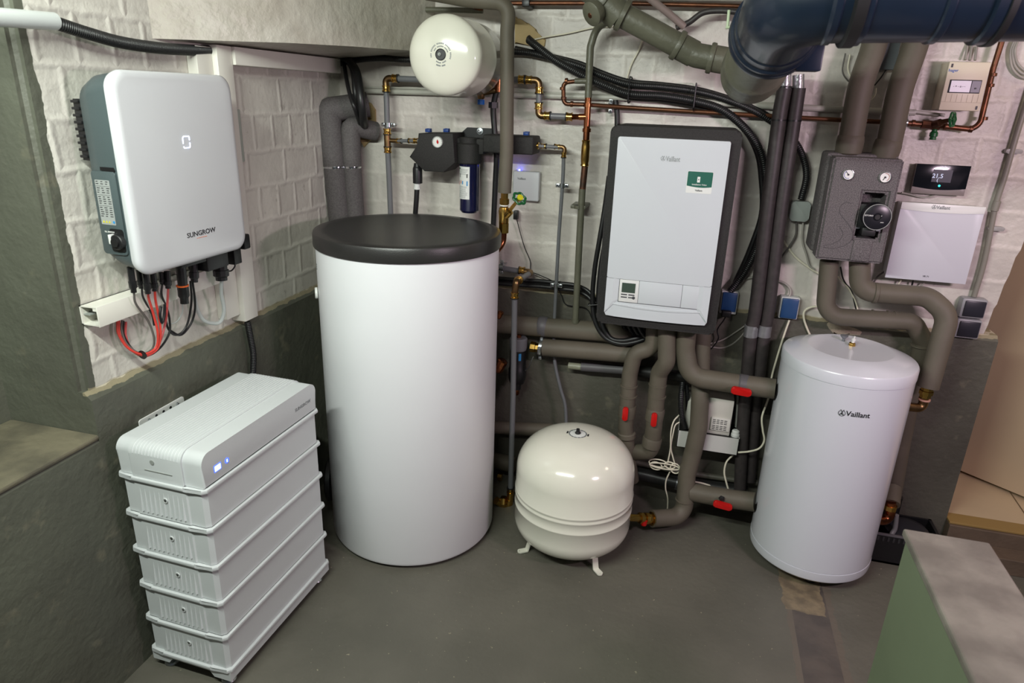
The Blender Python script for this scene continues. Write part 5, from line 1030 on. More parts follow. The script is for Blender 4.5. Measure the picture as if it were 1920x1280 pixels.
# twin switch on the right
tx0, tx1, tz0, tz1 = wallbox([(1804, 556), (1853, 565), (1835, 638), (1790, 632)], .05)
ts = thing('twin_switch', 'grey edged double switch and socket at the right wall end', 'switch', ((tx0+tx1)/2, 0, tz0)); mz = (tz0+tz1)/2
for z0, z1 in ((tz0, mz-.002), (mz+.002, tz1)):
    bm = BM(); box(bm, (tx0, -.05, z0), (tx1, -.001, z1), 0.008, 2); f_ = obj('frame', bm, M('switch_grey', (148, 148, 152), .4), ts)
    bm = BM(); box(bm, (tx0+.010, -.056, z0+.008), (tx1-.006, -.048, z1-.008), 0.004, 2); obj('rocker', bm, M('switch_dark', (44, 44, 52), .35), f_)
gc = root('conduit', 'grey surface conduit running up the wall above the twin switch', 'conduit', at(1828, 556, d=.02))
P = pts([(1826, 556, .02), (1846, 488, .02), (1866, 388, .02), (1884, 330, .02), (1905, 256, .02), (1935, 160, .02)]); bm = BM(); tube(bm, spl(P, 5), 0.0105, 14); obj('pipe', bm, M('conduit_grey', (132, 128, 119), .45), gc)
bm = BM(); lathe(bm, [(0.0105, -0.02), (0.0135, -0.018), (0.0135, 0.018), (0.0105, 0.02)], at(1867, 386, d=.02), P[3]-P[2], 16); obj('coupler', bm, M('conduit_grey', (132, 128, 119), .45), gc)
for px, py, lab in ((1897, 283, 'upper grey clip of the surface conduit near the right edge'), (1864, 427, 'lower grey clip of the surface conduit above the twin switch')):
    Q = at(px, py, d=.0); bm = BM(); prism(bm, rrect(Q.x-.028, Q.z-.008, Q.x+.028, Q.z+.008, .0075), (0, -.026, 0), (1, 0, 0), (0, 0, 1), (0, .025, 0), .002); tag(obj('conduit_clip', bm, M('clip_grey', (160, 158, 156), .45)), lab, 'clip')

# ------------------------------------------------------------ meter box
hx0, hx1, hz0, hz1 = wallbox([(1781, 115), (1857, 119), (1836, 208), (1762, 205)], .1)
hb_ = thing('meter_box', 'cream surface-mounted distribution box with a dark window', 'distribution box', ((hx0+hx1)/2, 0, hz0))
bm = BM(); box(bm, (hx0, -.075, hz0), (hx1, -.001, hz1), 0.003); box(bm, (hx0-.002, -.1, hz0-.002), (hx1+.002, -.078, hz1+.002), 0.004, 2); cb = obj('case', bm, cream, hb_)
hw_, hh_ = hx1-hx0, hz1-hz0
bm = BM(); box(bm, (hx0+.10*hw_, -.1015, hz0+.36*hh_), (hx1-.10*hw_, -.099, hz0+.64*hh_), 0.001); wn = obj('window_frame', bm, M('frame_dark', (38, 38, 44), .4), hb_)
bm = BM(); box(bm, (hx0+.14*hw_, -.103, hz0+.38*hh_), (hx0+.64*hw_, -.101, hz0+.62*hh_)); me_ = obj('meter_panel', bm, M('meter_white', (216, 216, 226), .35), wn)
bm = BM(); box(bm, (hx0+.66*hw_, -.103, hz0+.38*hh_), (hx1-.12*hw_, -.101, hz0+.62*hh_)); obj('breaker_panel', bm, M('breaker_grey', (98, 98, 110), .4), wn)
bm = BM(); box(bm, (hx0+.75*hw_, -.106, hz0+.45*hh_), (hx0+.79*hw_, -.102, hz0+.48*hh_)); obj('breaker_toggle', bm, ink, wn)
text('- + - o - -', .010, (hx0+.36*hw_, -.1032, hz0+.50*hh_), (1, 0, 0), (0, 0, 1), ink, me_)
text('hager', .014, (hx0+.13*hw_, -.1003, hz0+.83*hh_), (1, 0, 0), (0, 0, 1), M('mark_blue2', (40, 90, 170), .5), cb)
bm = BM()
for k in range(7): box(bm, (hx0+(.10+.80*k/6)*hw_-.0004, -.1008, hz0+.17*hh_), (hx0+(.10+.80*k/6)*hw_+.0004, -.0998, hz0+.34*hh_))
box(bm, (hx0, -.1008, hz0+.165*hh_), (hx1, -.0998, hz0+.172*hh_)); obj('cover_joints', bm, M('joint_cream', (188, 176, 156), .6), cb, False)
for fx, fz in ((.07, .93), (.92, .06)): bm = BM(); box(bm, (hx0+fx*hw_-.003, -.1012, hz0+fz*hh_-.006), (hx0+fx*hw_+.003, -.0998, hz0+fz*hh_+.006)); obj('cover_screw', bm, ink, cb, False)
for k, (a, b_) in enumerate((((1810, 112), (1814, 84)), ((1818, 113), (1822, 86)), ((1828, 113), (1831, 88)))): th([(a[0], a[1], .03), ((a[0]+b_[0])/2, (a[1]+b_[1])/2, .02), (b_[0], b_[1], .008)], ('left', 'middle', 'right')[k]+' grey cable entering the cream distribution box from above', 0.0045, greyl_c)

# ------------------------------------------------------------ pump group
px0, px1, pz0, pz1 = wallbox([(1562, 293), (1699, 301), (1652, 495), (1531, 486)], .25)
pg = thing('pump_group', 'speckled grey foam pump group with two dials and a black pump', 'pump group', ((px0+px1)/2, 0, pz0)); DP = -.25
wx0, wx1, wz0, wz1 = wallbox([(1618, 361), (1673, 366), (1649, 432), (1605, 428)], .25)
wx0 += .002; wx1 = px1-.032; wz1 = at(1645, 362, d=.25).z; wz0 = at(1625, 448, d=.25).z
def pbox(x0, x1, z0, z1, y0=DP, y1=-.17, bev=.0): b = BM(); return b
bm = BM()
outl = [(px0, pz0+.012), (px0+.008, pz0), (px1-.075, pz0-.001), (px1-.073, pz0-.006), (px1-.008, pz0-.006), (px1, pz0+.006), (px1, pz1-.008), (px1-.008, pz1), (px0+.008, pz1), (px0, pz1-.008)]
# front shell built as a frame round the pump opening
ring_o = [(px0, pz0), (px1, pz0), (px1, pz1), (px0, pz1)]; ring_i = [(wx0, wz0), (wx1, wz0), (wx1, wz1), (wx0, wz1)]
for y_a, y_b in ((DP, -.165),):
    Fo = [bm.verts.new((a, y_a, c)) for a, c in ring_o]; Fi = [bm.verts.new((a, y_a, c)) for a, c in ring_i]
    Bo = [bm.verts.new((a, y_b, c)) for a, c in ring_o]; Bi_ = [bm.verts.new((a, y_b, c)) for a, c in ring_i]
    for k in range(4):
        j = (k+1) % 4; bm.faces.new((Fo[k], Fo[j], Fi[j], Fi[k])); bm.faces.new((Bo[j], Bo[k], Bi_[k], Bi_[j])); bm.faces.new((Fo[j], Fo[k], Bo[k], Bo[j])); bm.faces.new((Fi[k], Fi[j], Bi_[j], Bi_[k]))
bmesh.ops.bevel(bm, geom=[e for e in bm.edges if all(abs(v.co.y-DP) < 1e-5 for v in e.verts) and (e.verts[0] in Fo) == (e.verts[1] in Fo)], offset=.009, segments=3, affect='EDGES')
bmesh.ops.bevel(bm, geom=[e for e in bm.edges if abs(e.verts[0].co.y-e.verts[1].co.y) > .05], offset=.006, segments=2, affect='EDGES')
fs_ = obj('front_shell', bm, foamg, pg)
bm = BM(); box(bm, (px0-.012, -.165, pz0+.012), (px1+.002, -.03, pz1+.01), .012, 2); obj('rear_shell', bm, foamg, pg)
bm = BM(); box(bm, (px0+.12, -.254, pz0+.006), (px1-.048, -.248, wz0-.004), .002); obj('inset_panel', bm, foamg, fs_)
bm = BM(); x_, z_ = px0, pz0
for c_, w_ in (([(0.085, .215), (.066, .218), (.052, .200), (.056, .175), (.085, .145), (.108, .115), (.112, .085), (.095, .062), (.055, .045), (.02, .048)], .0012), ([(.06, .13), (.078, .105), (.072, .08), (.045, .06), (.02, .055)], .0012)):
    tube(bm, spl([V(px0+a, -.2502, pz0+c) for a, c in c_]), w_, 6)
obj('embossed_curve', bm, M('epp_groove', (84, 80, 82), .8), fs_)
for (gx, gy), mc, ga, nm in (((1590, 327), M('dial_blue', (50, 70, 150), .5), 40, 'left dial with a blue scale'), ((1659, 332), M('dial_red', (150, 60, 50), .5), 150, 'right dial with a red scale')):
    P = at(gx, gy, d=.25); bm = BM(); lathe(bm, [(.0195, -.004), (.0195, .006), (.018, .008), (.0165, .0065), (0, .0065)], V(P.x, DP, P.z), (0, -1, 0), 32); dl = obj('thermometer', bm, dialm, fs_, label=nm)
    bm = BM(); lathe(bm, [(.0168, .0060), (.0195, .0065), (.0195, .009), (.0175, .0095), (.0168, .0060)], V(P.x, DP, P.z), (0, -1, 0), 32); obj('bezel', bm, chrome, dl)
    bm = BM(); tube(bm, [V(P.x+.0135*math.cos(math.radians(t)), DP-.0068, P.z+.0135*math.sin(math.radians(t))) for t in range(-60 if ga == 150 else 120, (110 if ga == 150 else 300), 10)], .0009, 6); obj('scale', bm, mc, dl)
    bm = BM(); tube(bm, [V(P.x, DP-.007, P.z), V(P.x+.012*math.cos(math.radians(ga+90)), DP-.007, P.z+.012*math.sin(math.radians(ga+90)))], .0012, 6); rod(bm, (P.x, DP-.006, P.z), (P.x, DP-.0085, P.z), .0035, 10); obj('pointer', bm, ink, dl)
# pump
P = at(1645, 407, d=.285); R_p = wid(25, P)
bm = BM(); lathe(bm, [(R_p*.8, -.06), (R_p*.98, -.05), (R_p*1.0, -.004), (R_p*.97, 0), (R_p*.9, .002), (R_p*.3, .002), (R_p*.22, -.001), (0, -.001)], P, (0, -1, 0), 48); pm = obj('pump_head', bm, M('pump_black', (30, 30, 36), .3), pg)
bm = BM(); lathe(bm, [(R_p*.93, 0), (R_p*.975, 0), (R_p*.975, .0015), (R_p*.93, .0015), (R_p*.93, 0)], P, (0, -1, 0), 48); obj('silver_ring', bm, gplast, pm)
bm = BM(); rod(bm, P+V(0, -.0005, 0), P+V(0, -.005, 0), R_p*.2, 20, ch=.001); obj('centre_knob', bm, rubber, pm)
text('ESTORIO', .0070, P+V(-R_p*.60, -.0022, .004), (1, 0, 0), (0, 0, 1), white_l, pm); text('auto', .006, P+V(R_p*.38, -.0022, -R_p*.36), (1, 0, 0), (0, 0, 1), white_l, pm)
bm = BM(); prism(bm, [(-.002, .002), (.003, .002), (.0005, -.003)], P+V(R_p*.25, -.0022, .005), (1, 0, 0), (0, 0, 1), (0, -.0004, 0)); obj('pointer_mark', bm, gplast, pm, False)
bm = BM(); box(bm, (P.x-R_p*1.25, -.235, P.z-R_p*1.15), (P.x+R_p*.9, -.17, P.z+R_p*.8), .006); box(bm, (P.x-R_p*.75, -.262, P.z-R_p*1.55), (P.x+R_p*.25, -.2, P.z-R_p*.9), .005); obj('pump_housing', bm, rubber, pg)
bm = BM(); box(bm, (P.x-R_p*1.25, -.240, P.z-R_p*1.1), (P.x-R_p*.85, -.232, P.z-R_p*1.0)); box(bm, (P.x+R_p*.2, -.268, P.z-R_p*1.1), (P.x+R_p*.5, -.262, P.z-R_p*1.0)); obj('metal_tabs', bm, steel, pm)

# room controller
cx0, cx1, cz0, cz1 = wallbox([(1717, 305), (1821, 313), (1808, 369), (1711, 361)], .045)
rc = thing('room_controller', 'black glass room controller reading 21.5 on the right wall', 'thermostat', ((cx0+cx1)/2, 0, cz0))
bm = BM(); box(bm, (cx0+.004, -.037, cz0+.002), (cx1-.004, -.001, cz1-.002), .003); obj('rear_case', bm, M('warm_grey', (118, 110, 108), .45), rc)
wave = [(cx0+(cx1-cx0)*k/16, cz0+.026-.008*math.sin(PI*k/16)) for k in range(17)]
bm = BM(); prism(bm, wave+[(cx1, cz1), (cx0, cz1)], (0, -.036, 0), (1, 0, 0), (0, 0, 1), (0, -.008, 0), .0015, 2); fg = obj('glass_front', bm, darkglass, rc)
bm = BM(); prism(bm, wave[::-1]+[(cx0, cz0), (cx1, cz0)], (0, -.036, 0), (1, 0, 0), (0, 0, 1), (0, -.0065, 0), .001, 2); obj('lower_trim', bm, M('taupe_plastic', (128, 118, 116), .4), rc)
cw, ch = cx1-cx0, cz1-cz0
bm = BM(); box(bm, (cx0+.33*cw, -.0446, cz0+.42*ch), (cx0+.69*cw, -.0440, cz0+.84*ch)); sc = obj('screen', bm, glow('screen_dark', (38, 40, 50), .25), fg)
text('21.5', .022, (cx0+.43*cw, -.0447, cz0+.62*ch), (1, 0, 0), (0, 0, 1), glow('screen_text', (170, 180, 200), .8), sc)
text('(', .016, (cx0+.44*cw, -.0447, cz0+.49*ch), (1, 0, 0), (0, 0, 1), glow('screen_text', (170, 180, 200), .8), sc)
text('Vaillant', .0105, (cx0+.53*cw, -.0442, cz0+.93*ch), (1, 0, 0), (0, 0, 1), glow('screen_logo', (200, 204, 212), .5), fg)
bm = BM(); rod(bm, (cx0+.50*cw, -.0440, cz0+.30*ch), (cx0+.50*cw, -.0452, cz0+.30*ch), .0036, 14); obj('status_light', bm, glow('teal_led', (30, 230, 210), 5), fg, label='teal status light')
th([(1690, 361, .03), (1706, 364, .02), (1725, 369, .015), (1742, 369, .015), (1757, 364, .02)], 'grey lead from the pump group to the room controller', 0.0035, greyl_c)

# white control box
bx0, bx1, bz0, bz1 = wallbox([(1690, 377), (1844, 389), (1815, 534), (1661, 520)], .085)
cbx = thing('control_box', 'flat white square control box on the wall right of the pump group', 'control box', ((bx0+bx1)/2, 0, bz0))
bm = BM(); box(bm, (bx0+.006, -.075, bz0+.006), (bx1-.006, -.001, bz1-.006), .004); obj('rear_case', bm, lplast, cbx)
bwave = [(bx0+(bx1-bx0)*k/16, bz1-.026-.006*math.sin(PI*k/16)) for k in range(17)]
bm = BM(); prism(bm, [(bx0, bz0), (bx1, bz0)]+bwave[::-1], (0, -.075, 0), (1, 0, 0), (0, 0, 1), (0, -.009, 0), .0015, 2); cv_ = obj('front_cover', bm, M('cover_lilac_white', (208, 208, 216), .35), cbx)
bm = BM(); prism(bm, bwave+[(bx1, bz1), (bx0, bz1)], (0, -.075, 0), (1, 0, 0), (0, 0, 1), (0, -.012, 0), .0015, 2); ts_ = obj('top_strip', bm, plast, cbx)
bw2 = bx1-bx0
P = at(1769, 389.5, d=.0872); P2 = at(1751.5, 388, d=.0872)
text('Vaillant', .0185, (P.x, -.0872, P.z), (1, 0, 0), (0, 0, 1), gink, ts_, wscale=.84); hare_logo((P2.x, -.0872, P2.z), (1, 0, 0), (0, 0, 1), .0072, gink, ts_)
text('VR 71', .009, (bx0+.50*bw2, -.0842, bz0+.018), (1, 0, 0), (0, 0, 1), ink, cv_)
for k, (a, c, e) in enumerate((((1690, 524), (1682, 536), (1670, 548)), ((1712, 526), (1708, 540), (1700, 552)), ((1733, 530), (1722, 540), (1706, 550)), ((1660, 508), (1646, 518), (1638, 530)))):
    th([(a[0], a[1], .03), (c[0], c[1], .02), (e[0], e[1], .015), (e[0]-3, e[1]+12, .01)], ('left light', 'middle black', 'right grey', 'outermost thin')[k]+' cable leaving under the white control box', .0035, (white_c, black_c, greyl_c, grey_c)[k])
th([(1560, 512, .06), (1572, 520, .04), (1582, 530, .03), (1594, 545, .03), (1606, 572, .03), (1610, 596, .03)], 'white cable behind the pipes below the pump group', .0035)
th([(1576, 500, .04), (1580, 520, .04), (1586, 532, .03), (1596, 545, .03), (1604, 575, .03), (1608, 596, .03)], 'black cable behind the pipes below the pump group', .003, black_c)

# insulated pipes above the pump group
for L_, lab, cp_ in (([(1652, 20, .10), (1638, 88, .11), (1614, 160, .13), (1598, 245, .13), (1594, 268, .13)], 'left brown insulated pipe entering the pump group from above', (1593, 271)),
                ([(1733, 20, .10), (1716, 85, .11), (1688, 168, .13), (1671, 250, .13), (1666, 275, .13)], 'right brown insulated pipe entering the pump group from above', (1662, 280))):
    t = root('insulated_pipe', lab, 'pipe', at(cp_[0], cp_[1], d=.13), 'insulated pipes above the pump group')
    bm = BM(); tube(bm, spl(pts(L_), 6), 0.043, 28); obj('insulation', bm, insul, t)
    Q = at(cp_[0], cp_[1], d=.13); bm = BM(); lathe(bm, [(.040, -.035), (.046, -.03), (.048, .01), (.0455, .03), (.042, .034)], Q, (pts(L_)[3]-Q), 32); obj('collar', bm, insul, t)

# pipes between pump group and cylinder
p1 = root('insulated_pipe', 'left insulated pipe below the pump group, bending behind the right cylinder', 'pipe', at(1672, 930, d=.10))
bm = BM(); tube(bm, bend(pts([(1555, 488, .13), (1546, 592, .13), (1712, 603, .12), (1732, 640, .10), (1718, 690, .08), (1690, 830, .08), (1672, 935, .10)]), [.07, .05, .03, .05, .05], 8), .035, 26); obj('insulation', bm, insul, p1)
for px, py, dx_, dz_ in ((1634, 597, 1, 0), (1662, 599, 1, 0), (1676, 600, 1, 0), (1725, 648, 0, 1)):
    Q = at(px, py, d=.12 if dx_ else .10); bm = BM(); lathe(bm, [(.0345, -.004), (.0362, -.003), (.0362, .003), (.0345, .004)], Q, V(dx_, 0, dz_), 28); obj('joint', bm, insul, p1)
p2 = root('insulated_pipe', 'right insulated pipe below the pump group, ending above a brass elbow', 'pipe', at(1740, 728, d=.24))
bm = BM(); tube(bm, bend(pts([(1612, 488, .15), (1612, 546, .16), (1740, 556, .17), (1778, 590, .2), (1740, 726, .24)]), [.06, .08, .08], 9), [.036]*1+[.036]*200 if False else .0385, 28); obj('insulation', bm, insul, p2)
Q = at(1641, 549, d=.165); bm = BM(); lathe(bm, [(.038, -.008), (.0405, -.006), (.0405, .006), (.038, .008)], Q, V(1, 0, 0), 28); obj('joint', bm, insul, p2)
be = root('brass_elbow', 'brass union and elbow joining the insulated pipe to the cylinder side', 'fitting', at(1735, 752, d=.24))
Q = at(1738, 731, d=.24); bm = BM(); lathe(bm, [(.022, .012), (.022, 0), (.026, -.002), (.026, -.016), (.021, -.018), (.021, -.03)], Q, (0, 0, 1), 8); obj('union_nut', bm, brass, be)
E1, E2, E3 = at(1733, 744, d=.24), at(1730, 765, d=.24), V(SX+SR-.01, -.27, at(1712, 762, d=.26).z)
bm = BM(); tube(bm, bend([E1, E2, E3], .03, 8), .0175, 20); obj('elbow', bm, bronze, be)
bm = BM(); lathe(bm, [(.0175, -.002), (.0215, -.002), (.0215, .004), (.0175, .004)], at(1733, 749, d=.24), (0, 0, 1), 20); obj('gasket', bm, M('salmon_gasket', (206, 160, 140), .6), be)

# ------------------------------------------------------------ insulated pipes below the heating unit
IR_ = .0345
def ins(name_pts, r, label, radii, nm='insulated_pipe', m=insul, group=None, parent=None):
    P = pts(name_pts); bm = BM(); tube(bm, bend(P, radii, 8) if radii else P, r, 26)
    if parent: return obj('insulation', bm, m, parent)
    t = root(nm, label, 'pipe', P[-1], group); obj('insulation', bm, m, t); return t
def ringat(px, py, d, dirv, r, parent, m=insul, w=.006, nm='joint'):
    bm = BM(); lathe(bm, [(r-.002, -w), (r+.0025, -w*.7), (r+.0025, w*.7), (r-.002, w)], at(px, py, d=d), dirv, 28); return obj(nm, bm, m, parent)
def handle(px, py, d, vert, parent, L_=.058, W_=.019, ang=0.0):
    Q = at(px, py, d=d); u, v = (V(0, 0, 1), V(1, 0, 0)) if vert else (V(1, 0, 0), V(0, 0, 1)); R3 = Matrix.Rotation(ang, 3, 'Y'); u, v = R3 @ u, R3 @ v
    bm = BM(); prism(bm, rrect(-L_/2, -W_/2, L_/2, W_/2, W_*.35), Q, u, v, (0, .016, 0), .003, 2)
    h = obj('lever_handle', bm, red, parent, label='bright red lever handle'); bm = BM(); rod(bm, Q+V(0, .01, 0)+u*L_*.12, Q+V(0, .045, 0)+u*L_*.12, .008, 12); obj('spindle', bm, black, h); return h
h1 = ins([(925, 606, .10), (1134, 622, .10), (1195, 640, .09)], .045, 'upper level insulated pipe left of the heating unit pipes', None)
ringat(1018, 612, .10, V(1, 0, 0), .0445, h1, greytape, .022, 'grey_tape')
h2 = ins([(1019, 651, .13), (1170, 663, .14), (1200, 668, .14)], .040, 'lower level insulated pipe with a brass end and zinc clamp', None)
P = at(1004, 651, d=.13); bm = BM(); lathe(bm, [(.026, -.022), (.026, 0), (.022, .002), (.022, .03)], P, V(1, 0, -.03), 8); obj('brass_nipple', bm, brass, h2)
P = at(1015, 651, d=.13); bm = BM(); lathe(bm, [(.034, -.007), (.043, -.007), (.043, .007), (.034, .007)], P, V(1, 0, -.03), 28); box(bm, P+V(-.008, -.052, -.018), P+V(.008, -.038, .018), .003); box(bm, P+V(-.008, -.010, .038), P+V(.008, .012, .05), .003); box(bm, P+V(-.008, -.025, -.052), P+V(.008, -.008, -.038), .003); tag(obj('pipe_clamp', bm, steel), 'large zinc clamp at the brass end of the lower level pipe', 'clamp')
h3 = root('dead_end_pipe', 'capped pipe end lagged in dark foam below the level pipes', 'pipe', at(1100, 688, d=.08))
pipe([(1066, 685, .08), (1094, 688, .08)], .0165, M('plaster_grey', (136, 138, 118), .4, bump=.003, bscale=40), h3, name='painted_end'); pipe([(1090, 687, .08), (1195, 695, .08)], .0215, greytape, h3, name='dark_lagging')
pipe([(1185, 694, .08), (1330, 712, .08), (1440, 724, .08)], .026, M('black_hose', (44, 44, 42), .5), h3, name='black_lagging')
h4 = ins([(925, 801, .06), (1030, 806, .06), (1075, 812, .06)], .033, 'low level insulated pipe behind the floor vessel', None)
h5 = ins([(925, 862, .08), (965, 872, .09)], .04, 'stub of insulated pipe low between the big tank and grey pipe', None)
P = at(934, 893, d=.12); bm = BM(); rod(bm, P, P+V(.02, 0, 0), .02, 12); obj('brass_end', bm, brass, h5)
# leftmost drop pipe
a1_ = ins([(1227, 612, .20), (1224, 652, .20), (1190, 662, .20), (1181, 700, .20), (1176, 760, .20), (1173, 800, .20), (1178, 860, .18), (1184, 900, .16)], IR_, 'leftmost insulated pipe dropping below the heating unit, with red lever', [.05, .05, .1, .1, .1, .1])
ringat(1179, 722, .20, V(0, 0, 1), .0365, a1_, w=.004); ringat(1178, 741, .20, V(0, 0, 1), .0365, a1_, w=.004); ringat(1175, 815, .20, V(-.1, 0, 1), .038, a1_, w=.014)
bm = BM(); lathe(bm, [(.034, -.03), (.0385, -.028), (.0395, .02), (.037, .03)], at(1176, 770, d=.20), V(.05, 0, 1), 28); obj('valve_sleeve', bm, insul, a1_)
handle(1172, 777, .255, True, a1_, .062, .024)
a2_ = ins([(1250, 612, .23), (1250, 678, .25), (1236, 698, .22), (1231, 740, .22), (1226, 800, .22), (1220, 846, .20), (1180, 848, .17)], .0365, 'second insulated drop pipe below the heating unit, with red lever', [.04, .05, .1, .1, .04])
ringat(1233, 721, .22, V(0, 0, 1), .0365, a2_, w=.004); ringat(1232, 742, .22, V(0, 0, 1), .0365, a2_, w=.004)
bm = BM(); lathe(bm, [(.034, -.03), (.0395, -.028), (.0405, .02), (.037, .03)], at(1228, 776, d=.22), V(.08, 0, 1), 28); obj('valve_sleeve', bm, insul, a2_)
bm = BM(); lathe(bm, [(.037, -.025), (.042, -.022), (.0425, .018), (.040, .025), (.036, .024)], at(1222, 828, d=.21), V(.1, 0, 1), 28); obj('collar', bm, insul, a2_)
handle(1226, 788, .275, True, a2_, .062, .024)
# third: to the cylinder
a3_ = ins([(1288, 610, .22), (1284, 655, .22), (1293, 706, .24), (1385, 720, .26), (1454, 729, .28)], .041, 'upper insulated branch running from the heating unit to the right cylinder', [.15, .075, .1])
ringat(1393, 721, .262, V(1, 0, -.04), .041, a3_, greytape, .021, 'grey_tape')
bm = BM(); lathe(bm, [(.040, -.004), (.0475, -.004), (.0475, .012), (.040, .012)], at(1456, 729, d=.28), V(1, 0, -.04), 28); obj('black_rosette', bm, rubber, a3_)
handle(1390, 735, .335, False, a3_, .079, .030, .07)
# fourth: long drop to the floor vessel
a4_ = ins([(1316, 610, .14), (1314, 690, .15), (1313, 745, .19), (1310, 800, .20), (1300, 845, .20), (1288, 890, .21), (1282, 968, .24), (1222, 972, .34)], .0385, 'long insulated pipe dropping in front of the condensate pump to the floor vessel', [.2, .2, .1, .1, .1, .06])
ringat(1283, 936, .23, V(0, 0, 1), .0385, a4_, w=.002)
P, Q = pts([(1226, 972, .335), (1186, 970, .40)]); dd = (Q-P).normalized(); Lq = (Q-P).length; vf = root('brass_ball_valve', 'brass valve with small red cap between floor vessel and insulated pipe', 'valve', (P+Q)/2)
bm = BM(); lathe(bm, [(.02, 0), (.031, .002), (.031, .016), (.022, .018), (.02, .03), (.026, .033), (.026, .05), (.018, .052), (.018, .06), (.025, .062), (.025, .078), (.016, .08), (.016, Lq+.02)], P, dd, 8); obj('body', bm, brass, vf)
bm = BM(); C_ = at(1207, 982, d=.38); lathe(bm, [(.014, .02), (.014, 0), (.011, -.006), (0, -.006)], C_, (0, .2, 1), 12); obj('red_cap', bm, red, vf)
# fifth: lower branch to the cylinder
a5_ = ins([(1296, 922, .22), (1370, 935, .25), (1417, 941, .28)], .0415, 'lower insulated branch running to the foot of the right cylinder', None)
bm = BM(); lathe(bm, [(.040, -.003), (.0445, -.003), (.0445, .008), (.040, .008)], at(1418, 941, d=.28), V(1, 0, -.05), 28); obj('black_rosette', bm, rubber, a5_)
handle(1355, 949, .315, False, a5_, .080, .028, .12)
P = at(1353, 934, d=.295); bm = BM(); lathe(bm, [(.014, 0), (.011, .004), (.004, .006)], P, (0, -1, .1), 5); obj('torn_slit', bm, rubber, a5_)
# waste pipes at the bottom of the wall
w1 = lpipe([(1185, 884, .08), (1262, 903, .08), (1400, 922, .08)], .031, M('black_waste', (38, 38, 38), .35), 'waste_pipe', 'black waste pipe low on the wall behind the insulated pipes', 'waste pipe')
lpipe([(1185, 866, .05), (1300, 888, .05), (1420, 905, .05)], .014, M('grey_ledge_pipe', (92, 90, 80), .45), 'waste_pipe', 'thin dark pipe just above the black waste pipe', 'waste pipe')
P = at(1271, 905, d=.08); bm = BM(); lathe(bm, [(.031, -.01), (.0335, -.01), (.0335, .01), (.031, .01)], P, V(1, 0, -.1), 24); tag(obj('pipe_band', bm, steel), 'bright band around the black waste pipe', 'band')

# ------------------------------------------------------------ dirt separator between tank and wall
ds = root('dirt_separator', 'black dirt separator with grey cap in the gap beside the big tank', 'separator', at(972, 735, d=.14))
c_ = at(972, 645, d=.14); zt1, zb1, zt0 = at(972, 632, d=.14).z, at(972, 718, d=.14).z, at(972, 650, d=.14).z
bm = BM(); lathe(bm, [(.038, zt0-.012), (.041, zt0), (.041, zt1-.006), (.036, zt1)], V(c_.x, c_.y, 0), (0, 0, 1), 28); obj('grey_cap', bm, M('cap_grey', (112, 112, 116), .45), ds)
bm = BM(); lathe(bm, [(.012, 0), (.014, .01), (.010, .014)], V(c_.x, c_.y, zt1-.002), (0, 0, 1), 6); obj('brass_plug', bm, copper, ds)
bm = BM(); lathe(bm, [(.02, zb1-.03), (.022, zb1), (.035, zb1+.005), (.042, zb1+.03), (.042, zb1+.075), (.039, zb1+.08), (.037, zt0-.011)], V(c_.x, c_.y, 0), (0, 0, 1), 28); obj('body', bm, black, ds)
bm = BM(); cylpatch(bm, V(c_.x, c_.y, 0), .0392, -1.25, -.95, zt0-.055, zt0-.02, .0008, 4); obj('blue_label', bm, M('mark_blue', (50, 140, 200), .5), ds, False)
bm = BM(); cylpatch(bm, V(c_.x, c_.y, 0), .0425, -1.75, -1.6, zb1+.006, zb1+.028, .0008, 4); obj('yellow_label', bm, yellow_p, ds, False)
bm = BM(); lathe(bm, [(.012, 0), (.014, -.02), (.010, -.03)], V(c_.x, c_.y, zb1-.03), (0, 0, 1), 10); obj('drain_plug', bm, copper, ds)
bm = BM(); tube(bm, pts([(985, 695, .17), (992, 688, .19), (1000, 668, .19)]), .0025, 8); obj('lever', bm, steel, ds)
for px, py, r, lab in ((938, 588, .012, 'bright brass pipe end at the edge of the big tank'), (940, 682, .022, 'copper fitting at the edge of the big tank below the separator cap')):
    P = at(px, py, d=.25); bm = BM(); lathe(bm, [(r*.7, -r*2), (r, -r*1.5), (r, 0), (r*1.1, .001), (r*1.1, r*.8), (r*.8, r)], P, (.4, 0, 1), 10); tag(obj('pipe_fitting', bm, copper), lab, 'fitting')

# ------------------------------------------------------------ condensate pump on its shelf
DQ = .17
sh = thing('pump_shelf', 'white metal tray bracket carrying the condensate pump', 'shelf', at(1328, 850, d=DQ))
x0, x1, z0, z1 = wallbox([(1270, 808), (1388, 822), (1381, 853), (1269, 838)], DQ); 
sl = (at(1388, 838, d=DQ).z-at(1270, 823, d=DQ).z)
bm = BM(); box(bm, (x0, -DQ, z0), (x1, -DQ+.003, z1)); box(bm, (x0, -DQ, z0), (x1, -.0, z0+.003)); box(bm, (x0, -DQ, z0), (x0+.003, 0, z1)); box(bm, (x1-.003, -DQ, z0), (x1, 0, z1)); obj('tray', bm, M('tray_white', (196, 196, 192), .4), sh)
bm = BM(); box(bm, (x0+.003, -DQ+.003, z1-.006), (x1-.003, -.01, z1-.002)); obj('tray_top', bm, rubber, sh)
cp2 = thing('condensate_pump', 'off white condensate pump with vent slots, half hidden by an insulated pipe', 'pump', (x0+.1, -DQ/2, z1))
xa, xb = at(1290, 780, d=DQ-.02).x, at(1373, 780, d=DQ-.02).x; zc_t = at(1350, 748, d=DQ-.02).z
bm = BM(); box(bm, (xa+.045, -DQ+.02, z1-.002), (xb, -.03, zc_t), .004); pb = obj('body', bm, M('pump_cream', (198, 196, 186), .4), cp2)
